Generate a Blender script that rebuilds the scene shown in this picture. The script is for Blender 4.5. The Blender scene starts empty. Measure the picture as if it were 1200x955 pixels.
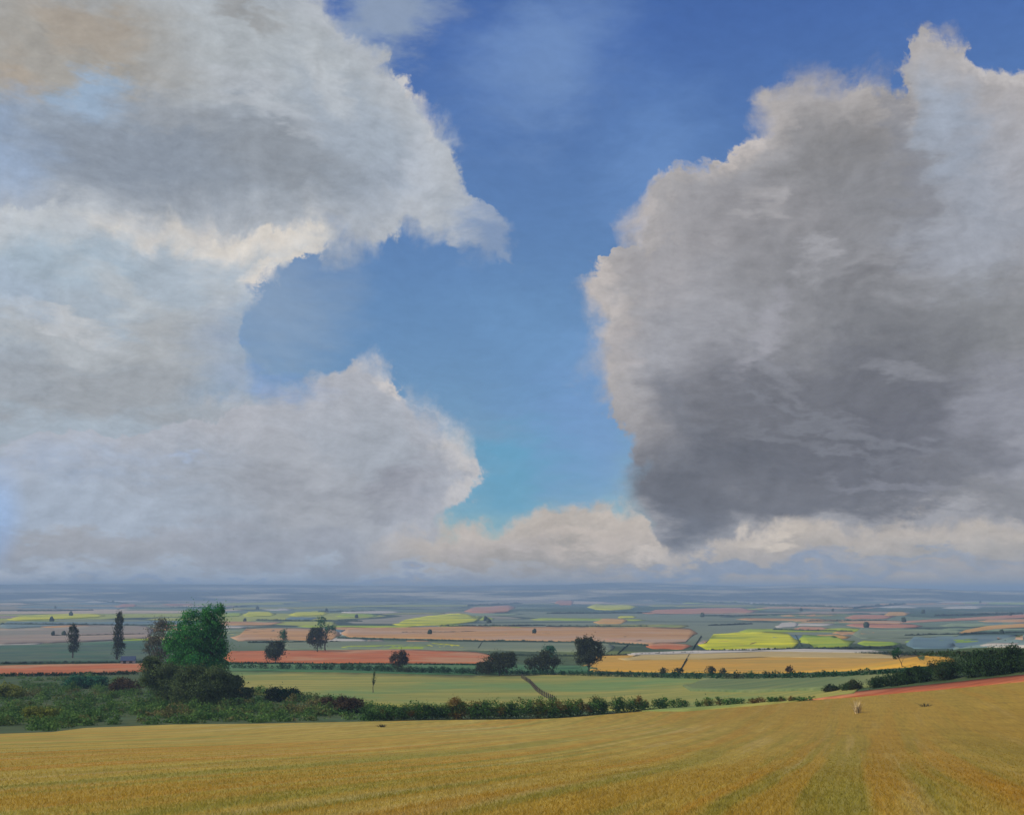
import bpy, math, random
import numpy as np
from mathutils import Vector, noise as mnoise

# ------------------------------------------------------------------ camera, world, sun, exposure
SC = bpy.context.scene
COL = SC.collection
F = 1286.7                       # focal length in pixels of a 1200 px wide frame (50 degrees across)
HOR = 690.0                      # image row of the true horizon
PITCH = math.atan((HOR - 477.5) / F)
EYE = 70.0                       # height of the eye above the plain, in metres

cam_d = bpy.data.cameras.new("camera")
cam = bpy.data.objects.new("camera", cam_d); COL.objects.link(cam)
cam_d.sensor_width = 36.0
cam_d.lens = 36.0 * F / 1200.0
cam_d.clip_start = 0.5; cam_d.clip_end = 200000.0
cam.location = (0, 0, EYE)
cam.rotation_euler = (math.pi / 2 + PITCH, 0, 0)
SC.camera = cam

SUN_EL, SUN_AZ = math.radians(38), math.radians(-104)    # azimuth from +Y, clockwise: sun on the left, a little behind us
SKY_STRENGTH = 0.1

def lin(r, g, b):
    return tuple(((c / 255) / 12.92 if c / 255 <= 0.04045 else ((c / 255 + 0.055) / 1.055) ** 2.4) for c in (r, g, b))

def ray(px, py):
    x = (px - 600) / F; yu = (477.5 - py) / F
    return Vector((x, math.cos(PITCH) - yu * math.sin(PITCH), math.sin(PITCH) + yu * math.cos(PITCH)))

def uv(px, py):
    """direction of an image point as azimuth, elevation (scaled by F)"""
    d = ray(px, py).normalized()
    return math.atan2(d.x, d.y) * F, math.asin(d.z) * F

class NT:
    """small helper to write node trees"""
    def __init__(s, nt): s.nt = nt; s.x = 0
    def n(s, t, **kw):
        nd = s.nt.nodes.new(t)
        for k, v in kw.items(): setattr(nd, k, v)
        s.x += 30; nd.location = (s.x, 0)
        return nd
    def put(s, sock, v):
        if isinstance(v, bpy.types.NodeSocket): s.nt.links.new(v, sock)
        elif isinstance(v, (tuple, list)) and sock.type == 'RGBA' and len(v) == 3: sock.default_value = (*v, 1)
        else: sock.default_value = v
    def math(s, op, a, b=0.0, c=0.0, clamp=False):
        nd = s.n('ShaderNodeMath', operation=op, use_clamp=clamp)
        for i, v in enumerate((a, b, c)): s.put(nd.inputs[i], v)
        return nd.outputs[0]
    def vmath(s, op, a, b=(0, 0, 0)):
        nd = s.n('ShaderNodeVectorMath', operation=op)
        s.put(nd.inputs[0], a)
        if op == 'SCALE': s.put(nd.inputs[3], b)
        else: s.put(nd.inputs[1], b)
        return nd.outputs['Value'] if op in ('LENGTH', 'DOT_PRODUCT', 'DISTANCE') else nd.outputs[0]
    def rng(s, v, a, b, c=0.0, d=1.0, smooth=True, clamp=True):
        nd = s.n('ShaderNodeMapRange', interpolation_type='SMOOTHSTEP' if smooth else 'LINEAR')
        nd.clamp = False
        for i, q in enumerate((v, a, b, c, d)): s.put(nd.inputs[i], q)
        r = nd.outputs[0]
        if not smooth and clamp: r = s.math('MINIMUM', s.math('MAXIMUM', r, min(c, d)), max(c, d))
        return r
    def mix(s, fac, a, b, mode='MIX'):
        nd = s.n('ShaderNodeMix', data_type='RGBA', blend_type=mode)
        s.put(nd.inputs[0], fac); s.put(nd.inputs[6], a); s.put(nd.inputs[7], b)
        return nd.outputs[2]
    def noise(s, vec, scale, detail=3.0, rough=0.5, col=False, dist=0.0):
        nd = s.n('ShaderNodeTexNoise')
        s.put(nd.inputs['Vector'], vec); s.put(nd.inputs['Scale'], scale); s.put(nd.inputs['Detail'], detail)
        s.put(nd.inputs['Roughness'], rough); s.put(nd.inputs['Distortion'], dist)
        if not col: return nd.outputs['Fac']
        sp = s.n('ShaderNodeSeparateColor'); s.put(sp.inputs[0], nd.outputs['Color'])     # colour -> vector by hand keeps the node order
        cb = s.n('ShaderNodeCombineXYZ')
        for i in range(3): s.put(cb.inputs[i], sp.outputs[i])
        return cb.outputs[0]
    def mapping(s, vec, loc=(0, 0, 0), rot=(0, 0, 0), scale=(1, 1, 1), typ='POINT'):
        nd = s.n('ShaderNodeMapping', vector_type=typ)
        s.put(nd.inputs[0], vec); nd.inputs[1].default_value = loc
        nd.inputs[2].default_value = rot; nd.inputs[3].default_value = scale
        return nd.outputs[0]
    def curve(s, v, pts, x0, x1):
        """piecewise curve of v through pts (value, result), clamped at the ends"""
        ys = [p[1] for p in pts]; y0, y1 = min(ys) - 1, max(ys) + 1
        t = s.rng(v, x0, x1, smooth=False)
        nd = s.n('ShaderNodeFloatCurve'); s.put(nd.inputs['Value'], t)
        cm = nd.mapping; c = cm.curves[0]; cm.use_clip = False
        q = sorted(((p[0] - x0) / (x1 - x0), (p[1] - y0) / (y1 - y0)) for p in pts)
        q = [(min(max(a, 0), 1), b) for a, b in q]
        c.points[0].location = q[0]; c.points[1].location = q[-1]
        for a in q[1:-1]: c.points.new(*a)
        for p in c.points: p.handle_type = 'VECTOR'
        cm.update()
        return s.rng(nd.outputs[0], 0, 1, y0, y1, smooth=False, clamp=False)

def build_world():
    w = bpy.data.worlds.new("World"); SC.world = w; w.use_nodes = True
    nt = w.node_tree; nt.nodes.clear(); T = NT(nt)
    K = 1.0 / SKY_STRENGTH
    def c(r, g, b): return tuple(x * K for x in lin(r, g, b))
    gen = T.n('ShaderNodeTexCoord').outputs['Generated']
    sep = T.n('ShaderNodeSeparateXYZ'); T.put(sep.inputs[0], gen)
    X, Y, Z = sep.outputs
    U = T.math('MULTIPLY', T.math('ARCTAN2', X, Y), F)
    V = T.math('MULTIPLY', T.math('ARCSINE', Z), F)
    cmb = T.n('ShaderNodeCombineXYZ'); T.put(cmb.inputs[0], U); T.put(cmb.inputs[1], V); P = cmb.outputs[0]
    def warp(amp, scale, detail, rough, off, src=P):
        q = T.noise(T.vmath('ADD', src, off), scale, detail, rough, col=True)
        q = T.vmath('SUBTRACT', q, (.5, .5, .5))
        q = T.vmath('MULTIPLY', q, (amp, amp, 0))
        return T.vmath('ADD', src, q)
    W0 = warp(60, 1 / 150, 2.0, .5, (311, 77, 5))          # gentle bending
    WF = warp(78, 1 / 46, 9.0, .66, (13, 907, 40), W0)       # billows
    PS = T.mapping(P, rot=(0, 0, .55), scale=(1, 2.6, 1))
    q = T.vmath('SUBTRACT', T.noise(PS, 1 / 70, 6.0, .6, col=True), (.5, .5, .5))
    WS = T.vmath('ADD', W0, T.vmath('MULTIPLY', q, (120, 120, 0)))   # drawn-out wisps
    warps = {'f': WF, 's': WS, '0': W0}
    uvs = {}
    for k, vv in warps.items():
        sp = T.n('ShaderNodeSeparateXYZ'); T.put(sp.inputs[0], vv); uvs[k] = (sp.outputs[0], sp.outputs[1])
    # ---- clear sky
    sky = T.n('ShaderNodeTexSky', sky_type='NISHITA')
    sky.sun_disc = False; sky.sun_elevation = SUN_EL; sky.sun_rotation = SUN_AZ
    sky.altitude = 300; sky.air_density = 1.0; sky.dust_density = 0.3; sky.ozone_density = 3.0
    tcol = T.n('ShaderNodeCombineColor')
    for i, pts in enumerate(([(0, .62), (150, .66), (330, .80), (480, .84), (640, .70), (800, .50)], [(0, .82), (150, .78), (330, .94), (480, .98), (640, .89), (800, .70)], [(0, .90), (150, .86), (330, 1.05), (480, 1.18), (640, 1.3), (800, 1.1)])):
        T.put(tcol.inputs[i], T.curve(V, pts, 0, 800))
    col = T.mix(1.0, sky.outputs[0], tcol.outputs[0], 'MULTIPLY')
    def ell(wk, cx, cy, rx, ry, rot=0, soft=.5):
        u, v = uv(cx, cy)
        m = T.mapping(warps[wk], loc=(u, v, 0), rot=(0, 0, -math.radians(rot)), scale=(rx, ry, 1), typ='TEXTURE')
        return T.rng(T.vmath('LENGTH', m), 1 + soft, 1 - soft)
    def dab(col, wk, cx, cy, rx, ry, rgb, a=1.0, rot=0, soft=.5, gate=None):
        m = ell(wk, cx, cy, rx, ry, rot, soft)
        if gate is not None: m = T.math('MULTIPLY', m, gate)
        m = T.math('MULTIPLY', m, a)
        return T.mix(m, col, c(*rgb))
    def side(wk, pts, right):      # distance to a left/right edge given as points (x, y) of the edge
        q = [uv(*p) for p in pts]; vs = [p[1] for p in q]
        e = T.curve(uvs[wk][1], [(p[1], p[0]) for p in q], min(vs), max(vs))
        u = uvs[wk][0]
        return T.math('SUBTRACT', u, e) if right else T.math('SUBTRACT', e, u)
    def brim(wk, pts, below):      # distance to a top/bottom edge
        q = [uv(*p) for p in pts]; us = [p[0] for p in q]
        e = T.curve(uvs[wk][0], q, min(us), max(us))
        v = uvs[wk][1]
        return T.math('SUBTRACT', e, v) if below else T.math('SUBTRACT', v, e)
    mn = lambda a, b: T.math('MINIMUM', a, b)
    # mottling drawn across the clouds
    n1 = T.noise(T.mapping(W0, rot=(0, 0, .5), scale=(1, 2.2, 1)), 1 / 26, 7.0, .68)
    n2 = T.noise(T.vmath('ADD', P, (500, 40, 9)), 1 / 120, 5.0, .6)
    g = T.math('ADD', T.rng(n1, .25, .75, -.11, .11, False), T.rng(n2, .3, .7, -.06, .06, False))
    g = T.math('ADD', g, 1.0)
    gs = T.n('ShaderNodeCombineColor')
    for i in range(3): T.put(gs.inputs[i], T.math('ADD', T.math('MULTIPLY', g, .5), .5))
    # billows: slope of a cloud-height noise towards the light, at two sizes
    rl = None
    for sc_, am, wv, off in ((1 / 62, .46, W0, (-9, 9, 0)), (1 / 19, .16, WS, (-3.5, 3.5, 0))):
        q = T.vmath('ADD', wv, (37, 59, 3))
        dlt = T.math('SUBTRACT', T.noise(q, sc_, 5, .62), T.noise(T.vmath('ADD', q, off), sc_, 5, .62))
        dlt = T.math('MULTIPLY', dlt, am)
        rl = dlt if rl is None else T.math('ADD', rl, dlt)
    g = T.math('ADD', g, rl)
    gc = T.n('ShaderNodeCombineColor')
    for i in range(3): T.put(gc.inputs[i], g)
    def backg(colr, gg=None):
        b = T.n('ShaderNodeBackground'); T.put(b.inputs[0], T.mix(1.0, colr, (gg or gc).outputs[0], 'MULTIPLY')); b.inputs[1].default_value = SKY_STRENGTH
        return b.outputs[0]
    def over(m, sh, colr):
        x = T.n('ShaderNodeMixShader'); T.put(x.inputs[0], m); T.put(x.inputs[1], sh); T.put(x.inputs[2], backg(colr))
        return x.outputs[0]
    nrw = T.noise(T.vmath('ADD', P, (90, 310, 2)), 1 / 60, 4, .6)
    RW = T.rng(nrw, .35, .65, 3, 62)          # the lit rim is broad here, missing there
    SF = T.rng(T.noise(T.vmath('ADD', P, (700, 30, 2)), 1 / 90, 3, .6), .4, .62, 6, 34)   # and the edge crisp or ragged
    # wisps in the blue
    col = dab(col, 's', 640, 60, 60, 90, (132, 162, 204), .5, 60, 1.0)
    col = dab(col, 's', 770, 190, 60, 70, (112, 148, 200), .5, 30, .9)
    col = dab(col, 's', 620, 430, 90, 50, (110, 150, 195), .6, 60, .8)
    col = dab(col, 's', 600, 560, 75, 45, (95, 160, 195), .7, 0, .8)
    col = dab(col, 's', 690, 500, 50, 90, (118, 155, 205), .55, 0, .8)
    col = dab(col, 's', 450, 20, 70, 40, (150, 165, 185), .8, -20, .7)
    col = dab(col, 's', 325, 365, 60, 80, (150, 166, 184), .55, 40, 1.0)
    SH = backg(col, gs)
    # ---- A: upper left mass
    dA = mn(side('f', [(385, 0), (400, 25), (440, 45), (480, 80), (497, 118), (538, 165), (545, 215), (590, 258), (600, 300), (590, 330)], False),
            brim('f', [(-300, 300), (0, 260), (300, 290), (365, 285), (400, 290), (445, 288), (475, 262), (515, 268), (560, 300), (640, 330)], False))
    mA = T.rng(dA, T.math('MULTIPLY', SF, -.8), SF)
    mA = T.math('MULTIPLY', mA, T.math('SUBTRACT', 1.0, T.math('MULTIPLY', ell('s', 590, 290, 55, 60, 30, .6), .65)))
    cA = c(164, 172, 182)
    # interior of A
    for d in [(300, 60, 170, 60, (172, 178, 183), .9, 10), (60, 60, 130, 90, (162, 156, 146), .8, 0), (90, 20, 60, 25, (168, 152, 134), .4, 20),
              (30, 100, 35, 25, (176, 160, 142), .45, 40), (110, 110, 32, 26, (148, 176, 206), .8, 0), (60, 150, 110, 35, (150, 166, 186), .8, -10),
              (240, 200, 190, 45, (139, 148, 160), .95, 0), (120, 185, 120, 40, (140, 150, 164), .8, 0), (330, 190, 70, 30, (143, 149, 157), .6, 0),
              (410, 140, 90, 50, (160, 171, 185), .7, 30), (450, 240, 70, 40, (158, 168, 182), .8, -20), (300, 130, 70, 14, (185, 190, 197), .5, 25),
              (290, 12, 40, 12, (140, 138, 136), .5, 10), (500, 190, 26, 55, (190, 196, 206), .5, 10), (-20, 190, 70, 60, (150, 170, 198), .8, 0),
              (385, 95, 22, 45, (192, 196, 200), .5, -25), (200, 140, 60, 16, (150, 155, 162), .5, 12)]:
        cA = dab(cA, 's', d[0], d[1], d[2], d[3], d[4], d[5], d[6], .6)
    cA = T.mix(T.math('MULTIPLY', T.math('SUBTRACT', 1.0, T.rng(dA, 5, 75)), .8), cA, c(180, 185, 192))
    hlA = T.math('MULTIPLY', T.rng(dA, RW, 0), ell('0', 492, 110, 34, 62, 30, .4))
    cA = T.mix(T.math('MULTIPLY', hlA, .6), cA, c(208, 203, 200))
    SH = over(mA, SH, cA)
    # ---- D: lower left cloud
    dD = mn(brim('f', [(-300, 500), (0, 495), (150, 480), (260, 462), (340, 452), (390, 432), (432, 414), (458, 424), (475, 462), (505, 478), (545, 505), (580, 535), (640, 560)], True),
            side('f', [(455, 405), (480, 440), (520, 480), (560, 515), (566, 550), (545, 585), (520, 610), (500, 680)], False))
    mD = T.rng(dD, T.math('MULTIPLY', SF, -.8), SF)
    cD = c(166, 172, 182)
    for d in [(60, 540, 150, 28, (160, 178, 202), .8, 5), (200, 500, 130, 26, (164, 174, 188), .7, 10), (20, 575, 90, 30, (150, 176, 212), .7, 0),
              (240, 590, 200, 30, (158, 161, 168), .9, 3), (470, 565, 50, 28, (146, 148, 158), .8, -30), (500, 600, 35, 20, (142, 147, 160), .6, 0),
              (60, 600, 200, 40, (170, 182, 198), .8, 0), (60, 640, 160, 18, (162, 164, 170), .9, 0), (350, 640, 150, 18, (158, 162, 172), .8, 3), (320, 520, 110, 24, (168, 170, 176), .6, 25),
              (215, 533, 22, 10, (170, 190, 220), .7, 0), (400, 610, 90, 12, (172, 175, 182), .5, 12), (330, 560, 80, 15, (152, 155, 163), .5, 18)]:
        cD = dab(cD, 's', d[0], d[1], d[2], d[3], d[4], d[5], d[6], .6)
    cD = T.mix(T.math('MULTIPLY', T.math('SUBTRACT', 1.0, T.rng(dD, 0, 95)), .8), cD, c(180, 182, 190))
    hl = T.math('MULTIPLY', T.rng(dD, RW, 0), ell('0', 500, 490, 60, 110, -30, .4))
    cD = T.mix(T.math('MULTIPLY', hl, .9), cD, c(208, 203, 200))
    SH = over(mD, SH, cD)
    SH = over(T.math('MULTIPLY', ell('s', 295, 440, 60, 16, 15, .9), .5), SH, c(*(128, 158, 204)))
    SH = over(T.math('MULTIPLY', ell('0', -5, 615, 22, 45, 0, .6), .45), SH, c(*(142, 182, 236)))
    # ---- B: middle left cloud with a bright brow
    dB = mn(brim('f', [(-300, 250), (0, 238), (60, 232), (130, 240), (180, 250), (200, 236), (225, 262), (300, 266), (345, 262), (372, 268)], True),
            side('f', [(372, 240), (374, 284), (330, 305), (302, 335), (292, 352), (286, 385), (284, 410), (292, 435), (300, 470), (200, 500), (0, 520)], False))
    mB = T.rng(dB, T.math('MULTIPLY', SF, -.6), T.math('MULTIPLY', SF, .8))
    mB = T.math('MULTIPLY', mB, T.math('SUBTRACT', 1.0, T.math('MULTIPLY', ell('s', 285, 420, 60, 60, 30, .7), .4)))
    cB = c(166, 178, 190)
    for d in [(60, 290, 110, 34, (164, 180, 194), .9, 0), (230, 330, 60, 40, (170, 182, 194), .9, 0), (110, 400, 150, 22, (176, 180, 184), .8, 5), (160, 345, 70, 20, (186, 191, 195), .6, 30),
              (90, 455, 170, 34, (158, 163, 169), .95, 0), (60, 372, 60, 10, (198, 200, 203), .6, 5), (220, 410, 60, 40, (168, 172, 176), .8, 0), (250, 370, 22, 45, (184, 186, 188), .5, 0),
              (10, 340, 50, 30, (166, 182, 200), .7, 0), (0, 440, 60, 25, (160, 168, 178), .6, 0)]:
        cB = dab(cB, 's', d[0], d[1], d[2], d[3], d[4], d[5], d[6], .6)
    cB = T.mix(T.math('MULTIPLY', T.math('SUBTRACT', 1.0, T.rng(dB, 8, 60)), T.math('MULTIPLY', T.rng(V, uv(300, 380)[1], uv(300, 300)[1]), .8)), cB, c(196, 200, 204))
    hl = T.math('MULTIPLY', T.rng(dB, 46, 4), T.math('MAXIMUM', ell('s', 260, 275, 150, 36, -8, .5), ell('s', 300, 320, 22, 46, -30, .6)))
    cB = T.mix(T.math('MULTIPLY', hl, .9), cB, c(216, 209, 200))
    SH = over(mB, SH, cB)
    # ---- R: the great cloud on the right
    dR = mn(side('f', [(945, 60), (930, 90), (900, 112), (884, 150), (868, 172), (840, 192), (800, 208), (742, 232), (724, 252), (738, 285), (690, 292), (684, 325), (690, 352), (706, 385),
                       (695, 402), (690, 430), (702, 465), (716, 492), (742, 520), (734, 560), (736, 590), (744, 620), (752, 690)], True),
            brim('f', [(600, 60), (880, 88), (985, 84), (1030, 102), (1052, 108), (1062, 52), (1085, 38), (1130, 58), (1160, 84), (1205, 84), (1500, 120)], True))
    mR = T.rng(dR, T.math('MULTIPLY', SF, -.8), SF)
    cR = c(158, 158, 163)
    for d in [(800, 595, 60, 40, (112, 116, 126), .95, 30), (1130, 200, 75, 120, (150, 157, 170), .95, 0), (1180, 150, 40, 70, (172, 172, 178), .7, 0), (1090, 120, 40, 60, (163, 173, 189), .8, 10), (1110, 280, 70, 50, (156, 160, 170), .8, 30),
              (985, 180, 78, 62, (132, 132, 135), .95, -15), (1000, 250, 76, 50, (136, 137, 142), .9, 0), (880, 270, 90, 60, (145, 144, 148), .8, 20), (790, 310, 80, 60, (166, 164, 168), .7, 20),
              (1150, 375, 90, 45, (132, 134, 138), .9, 0), (760, 430, 60, 70, (160, 161, 168), .9, 0), (850, 400, 80, 60, (154, 155, 162), .8, 60),
              (960, 350, 110, 60, (137, 138, 143), .8, 20), (1060, 420, 110, 60, (125, 127, 132), .9, 10), (930, 480, 170, 75, (110, 112, 120), .95, -10),
              (850, 560, 120, 48, (103, 106, 115), .95, 0), (1050, 520, 120, 50, (107, 109, 118), .95, -20), (1000, 580, 160, 24, (113, 115, 123), .9, 0), (1180, 490, 50, 60, (145, 147, 157), .85, 20),
              (1120, 550, 60, 24, (115, 117, 125), .8, -40), (1170, 585, 60, 18, (137, 138, 143), .7, 0), (790, 500, 26, 60, (120, 123, 132), .8, -20),
              (958, 298, 16, 30, (173, 173, 179), .6, 30), (1060, 432, 45, 12, (154, 156, 164), .4, 10), (885, 395, 14, 50, (157, 157, 165), .7, 25), (760, 330, 34, 30, (165, 163, 167), .6, 20),
              (905, 425, 60, 10, (137, 139, 147), .5, 40), (1000, 500, 130, 9, (130, 133, 142), .6, 20), (960, 520, 90, 7, (132, 135, 144), .5, 16), (1050, 570, 70, 8, (140, 142, 152), .6, 10),
              (720, 410, 20, 30, (175, 171, 175), .7, 0), (905, 135, 26, 18, (171, 167, 167), .8, 30), (895, 235, 30, 12, (167, 165, 168), .7, 40), (1020, 330, 50, 14, (120, 121, 126), .6, -20)]:
        cR = dab(cR, 's', d[0], d[1], d[2], d[3], d[4], d[5], d[6], .6)
    cR = T.mix(T.math('MULTIPLY', T.math('SUBTRACT', 1.0, T.rng(dR, 4, 85)), T.math('MULTIPLY', T.rng(V, uv(760, 560)[1], uv(720, 430)[1]), .8)), cR, c(176, 171, 170))
    hl = T.math('MULTIPLY', T.rng(dR, RW, 0), T.math('MAXIMUM', ell('0', 800, 200, 190, 100, 35, .3), ell('0', 720, 320, 60, 120, 0, .4)))
    cR = T.mix(T.math('MULTIPLY', hl, .7), cR, c(200, 192, 188))
    hl2 = T.math('MULTIPLY', T.rng(dR, 26, 2), ell('0', 1180, 130, 90, 60, 0, .3))
    cR = dab(cR, 's', 1058, 190, 12, 90, (132, 134, 142), .6, -8, .7)
    cR = T.mix(T.math('MULTIPLY', hl2, .7), cR, c(204, 200, 200))
    SH = over(mR, SH, cR)
    # ---- C: low bank of cumulus along the horizon
    dC = brim('f', [(380, 690), (430, 650), (480, 626), (520, 615), (600, 610), (650, 602), (700, 592), (745, 596), (760, 622), (778, 652), (815, 662), (842, 640), (862, 618), (930, 610), (1000, 624), (1090, 606), (1200, 616), (1500, 606)], True)
    mC = T.math('MULTIPLY', T.rng(dC, -8, 14), T.rng(U, uv(390, 640)[0], uv(520, 640)[0]))
    cC = c(178, 170, 162)
    for d in [(560, 640, 70, 20, (188, 180, 176), .8, 0), (690, 625, 60, 18, (202, 190, 180), .8, 0), (640, 660, 130, 12, (170, 163, 156), .9, 0), (900, 622, 55, 14, (214, 202, 188), .9, 0),
              (920, 655, 90, 12, (178, 171, 166), .8, 5), (1130, 640, 110, 20, (172, 168, 164), .8, 0), (1050, 622, 60, 14, (186, 178, 172), .7, 0), (1180, 660, 60, 14, (166, 163, 164), .8, 0), (770, 640, 30, 8, (206, 195, 185), .8, -15)]:
        cC = dab(cC, 's', d[0], d[1], d[2], d[3], d[4], d[5], d[6], .6)
    cC = T.mix(T.math('MULTIPLY', T.math('SUBTRACT', 1.0, T.rng(dC, 2, 40)), .8), cC, c(198, 188, 178))
    SH = over(mC, SH, cC)
    # bluish streaks low down
    SH = over(T.math('MULTIPLY', ell('s', 900, 672, 190, 11, 2, .6), .85), SH, c(*(142, 156, 178)))
    SH = over(T.math('MULTIPLY', ell('s', 1080, 656, 110, 6, 0, .6), .7), SH, c(*(150, 160, 176)))
    SH = over(T.math('MULTIPLY', ell('s', 250, 672, 330, 9, 0, .6), .8), SH, c(*(174, 184, 198)))
    SH = over(T.math('MULTIPLY', ell('s', 330, 682, 220, 6, 0, .6), .6), SH, c(*(136, 158, 192)))
    SH = over(T.math('MULTIPLY', ell('s', 0, 678, 50, 12, 0, .6), .8), SH, c(*(196, 200, 208)))
    # ---- the rest of the sky, outside the view: loose cloud all round
    far = T.rng(T.math('ABSOLUTE', U), 900, 1300)
    up = T.rng(V, 820, 1100)
    rest = T.math('MAXIMUM', far, up)
    gm = T.rng(T.noise(gen, 2.2, 6.0, .6), .48, .60)
    gcol = T.mix(gm, T.mix(1.0, sky.outputs[0], tcol.outputs[0], 'MULTIPLY'), T.mix(T.noise(gen, 5.0, 5.0, .6), c(130, 134, 142), c(215, 214, 214)))
    SH = over(rest, SH, gcol)
    out = T.n('ShaderNodeOutputWorld'); T.put(out.inputs[0], SH)
    w.cycles.sampling_method = 'MANUAL'; w.cycles.sample_map_resolution = 512
build_world()

sun_d = bpy.data.lights.new("sun", 'SUN'); sun = bpy.data.objects.new("sun", sun_d); COL.objects.link(sun)
sun_d.energy = 3.3; sun_d.angle = math.radians(0.5); sun_d.color = (1.0, .93, .82)
_sd = Vector((math.sin(SUN_AZ) * math.cos(SUN_EL), math.cos(SUN_AZ) * math.cos(SUN_EL), math.sin(SUN_EL)))
sun.rotation_euler = _sd.to_track_quat('Z', 'Y').to_euler()
sun.location = (-200, -50, 300)

SC.view_settings.view_transform = 'Standard'
SC.view_settings.look = 'None'
SC.view_settings.exposure = 0.0
SC.view_settings.gamma = 1.0
SC.view_settings.use_curve_mapping = False
SC.cycles.volume_bounces = 0
SC.cycles.max_bounces = 6
SC.cycles.diffuse_bounces = 2
SC.cycles.use_denoising = True

# ------------------------------------------------------------------ the lie of the land
random.seed(7)
RG = np.random.default_rng(11)
_PR = [(-4000, 0.0), (-300, 0.2), (-60, 0.4), (-10, 1.15), (0, 1.9), (20, 4.15), (130, 16.2), (160, 19.0), (200, 21.6), (320, 26.4), (450, 29.8), (700, 34.4), (1200, 41.2), (2000, 48.0),
       (4000, 57.0), (8000, 63.5), (15000, 67.5), (42000, 69.0)]
_PY = np.array([p[0] for p in _PR], float); _PD = np.array([p[1] for p in _PR], float)
def _u(y): return np.sign(y) * np.log1p(np.abs(y) / 60.0)
_PU = _u(_PY)
_m = np.gradient(_PD, _PU)
def drop(y):
    """smooth (Hermite) profile of how far the land lies below the eye"""
    u = np.clip(_u(np.asarray(y, float)), _PU[0], _PU[-1])
    i = np.clip(np.searchsorted(_PU, u) - 1, 0, len(_PU) - 2)
    h = _PU[i + 1] - _PU[i]; t = (u - _PU[i]) / h
    return ((2 * t**3 - 3 * t**2 + 1) * _PD[i] + (t**3 - 2 * t**2 + t) * h * _m[i] + (-2 * t**3 + 3 * t**2) * _PD[i + 1] + (t**3 - t**2) * h * _m[i + 1])
def sm(a, b, x):
    t = np.clip((x - a) / (b - a), 0, 1); return t * t * (3 - 2 * t)
def land(x, y):
    x = np.asarray(x, float); y = np.asarray(y, float)
    r = np.hypot(x, y)
    z = EYE - drop(y)
    lift = np.where(x > 0, 5.2 * (np.minimum(x, 130) / 60.0) ** 2, 0.3 * np.minimum(-x, 60) / 60.0) * sm(10, 120, y) * (1 - sm(165, 420, y))
    z = z + lift + .5 * sm(30, 90, -x) * sm(60, 130, y) * (1 - sm(140, 200, y)) * -1.2
    z = z + .12 * np.sin(x * .11 + 1.3) * np.sin(y * .07 + .4) * sm(5, 60, r)
    k = sm(500, 1500, r)
    z = z + k * (1.2 * np.sin(x / 310 + 1) * np.sin(y / 420 + .5) + 1.0 * np.sin(x / 170 - y / 240))
    k = sm(2500, 7000, r)
    z = z + k * (4.0 * np.sin(x / 1300 + .7) * np.sin(y / 1700 + 2) + 3.0 * np.sin(x / 760 - y / 1100 + 1))
    return z
def hit(px, py):
    """where the line of sight through an image point meets the land"""
    d = ray(px, py); o = (0.0, 0.0, EYE)
    ts = np.concatenate([np.linspace(4, 400, 400), np.geomspace(401, 41000, 900)]) / math.hypot(d.x, d.y)
    g = (EYE + d.z * ts) - land(d.x * ts, d.y * ts)
    k = np.nonzero(g < 0)[0]
    if len(k) == 0:
        t = ts[-1]
    else:
        a, b = ts[max(k[0] - 1, 0)], ts[k[0]]
        q = np.linspace(a, b, 48); h = (EYE + d.z * q) - land(d.x * q, d.y * q)
        j = np.nonzero(h < 0)[0]; j = max(int(j[0]), 1) if len(j) else 47
        t = q[j - 1] + (q[j] - q[j - 1]) * max(h[j - 1], 0) / max(h[j - 1] - h[j], 1e-9)
    x, y = d.x * t, d.y * t
    return Vector((x, y, float(land(x, y))))

# ------------------------------------------------------------------ mesh and tag helpers
def link(o, parent=None):
    COL.objects.link(o)
    if parent is not None: o.parent = parent
    return o
def mesh_np(name, V, Fc, mat, parent=None, smooth=False, loc=None):
    """V (n,3); Fc (m,k) with equal-sized faces"""
    me = bpy.data.meshes.new(name)
    V = np.asarray(V, np.float32); Fc = np.asarray(Fc, np.int32)
    me.vertices.add(len(V)); me.vertices.foreach_set('co', V.ravel())
    k = Fc.shape[1]
    me.loops.add(Fc.size); me.loops.foreach_set('vertex_index', Fc.ravel())
    me.polygons.add(len(Fc)); me.polygons.foreach_set('loop_start', np.arange(0, Fc.size, k, dtype=np.int32))
    me.polygons.foreach_set('loop_total', np.full(len(Fc), k, np.int32))
    if smooth: me.polygons.foreach_set('use_smooth', np.ones(len(Fc), bool))
    me.update(calc_edges=True); me.validate()
    me.materials.append(mat)
    o = bpy.data.objects.new(name, me)
    if loc is not None: o.location = loc
    return link(o, parent)
def tag(o, label, cat, group=None, kind=None):
    o['label'] = label; o['category'] = cat
    if group: o['group'] = group
    if kind: o['kind'] = kind
    return o
def thing(name, loc, label, cat, group=None, rz=0.0):
    o = bpy.data.objects.new(name, None); o.empty_display_size = .3
    o.location = loc; o.rotation_euler = (0, 0, rz)
    link(o); return tag(o, label, cat, group)

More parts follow.
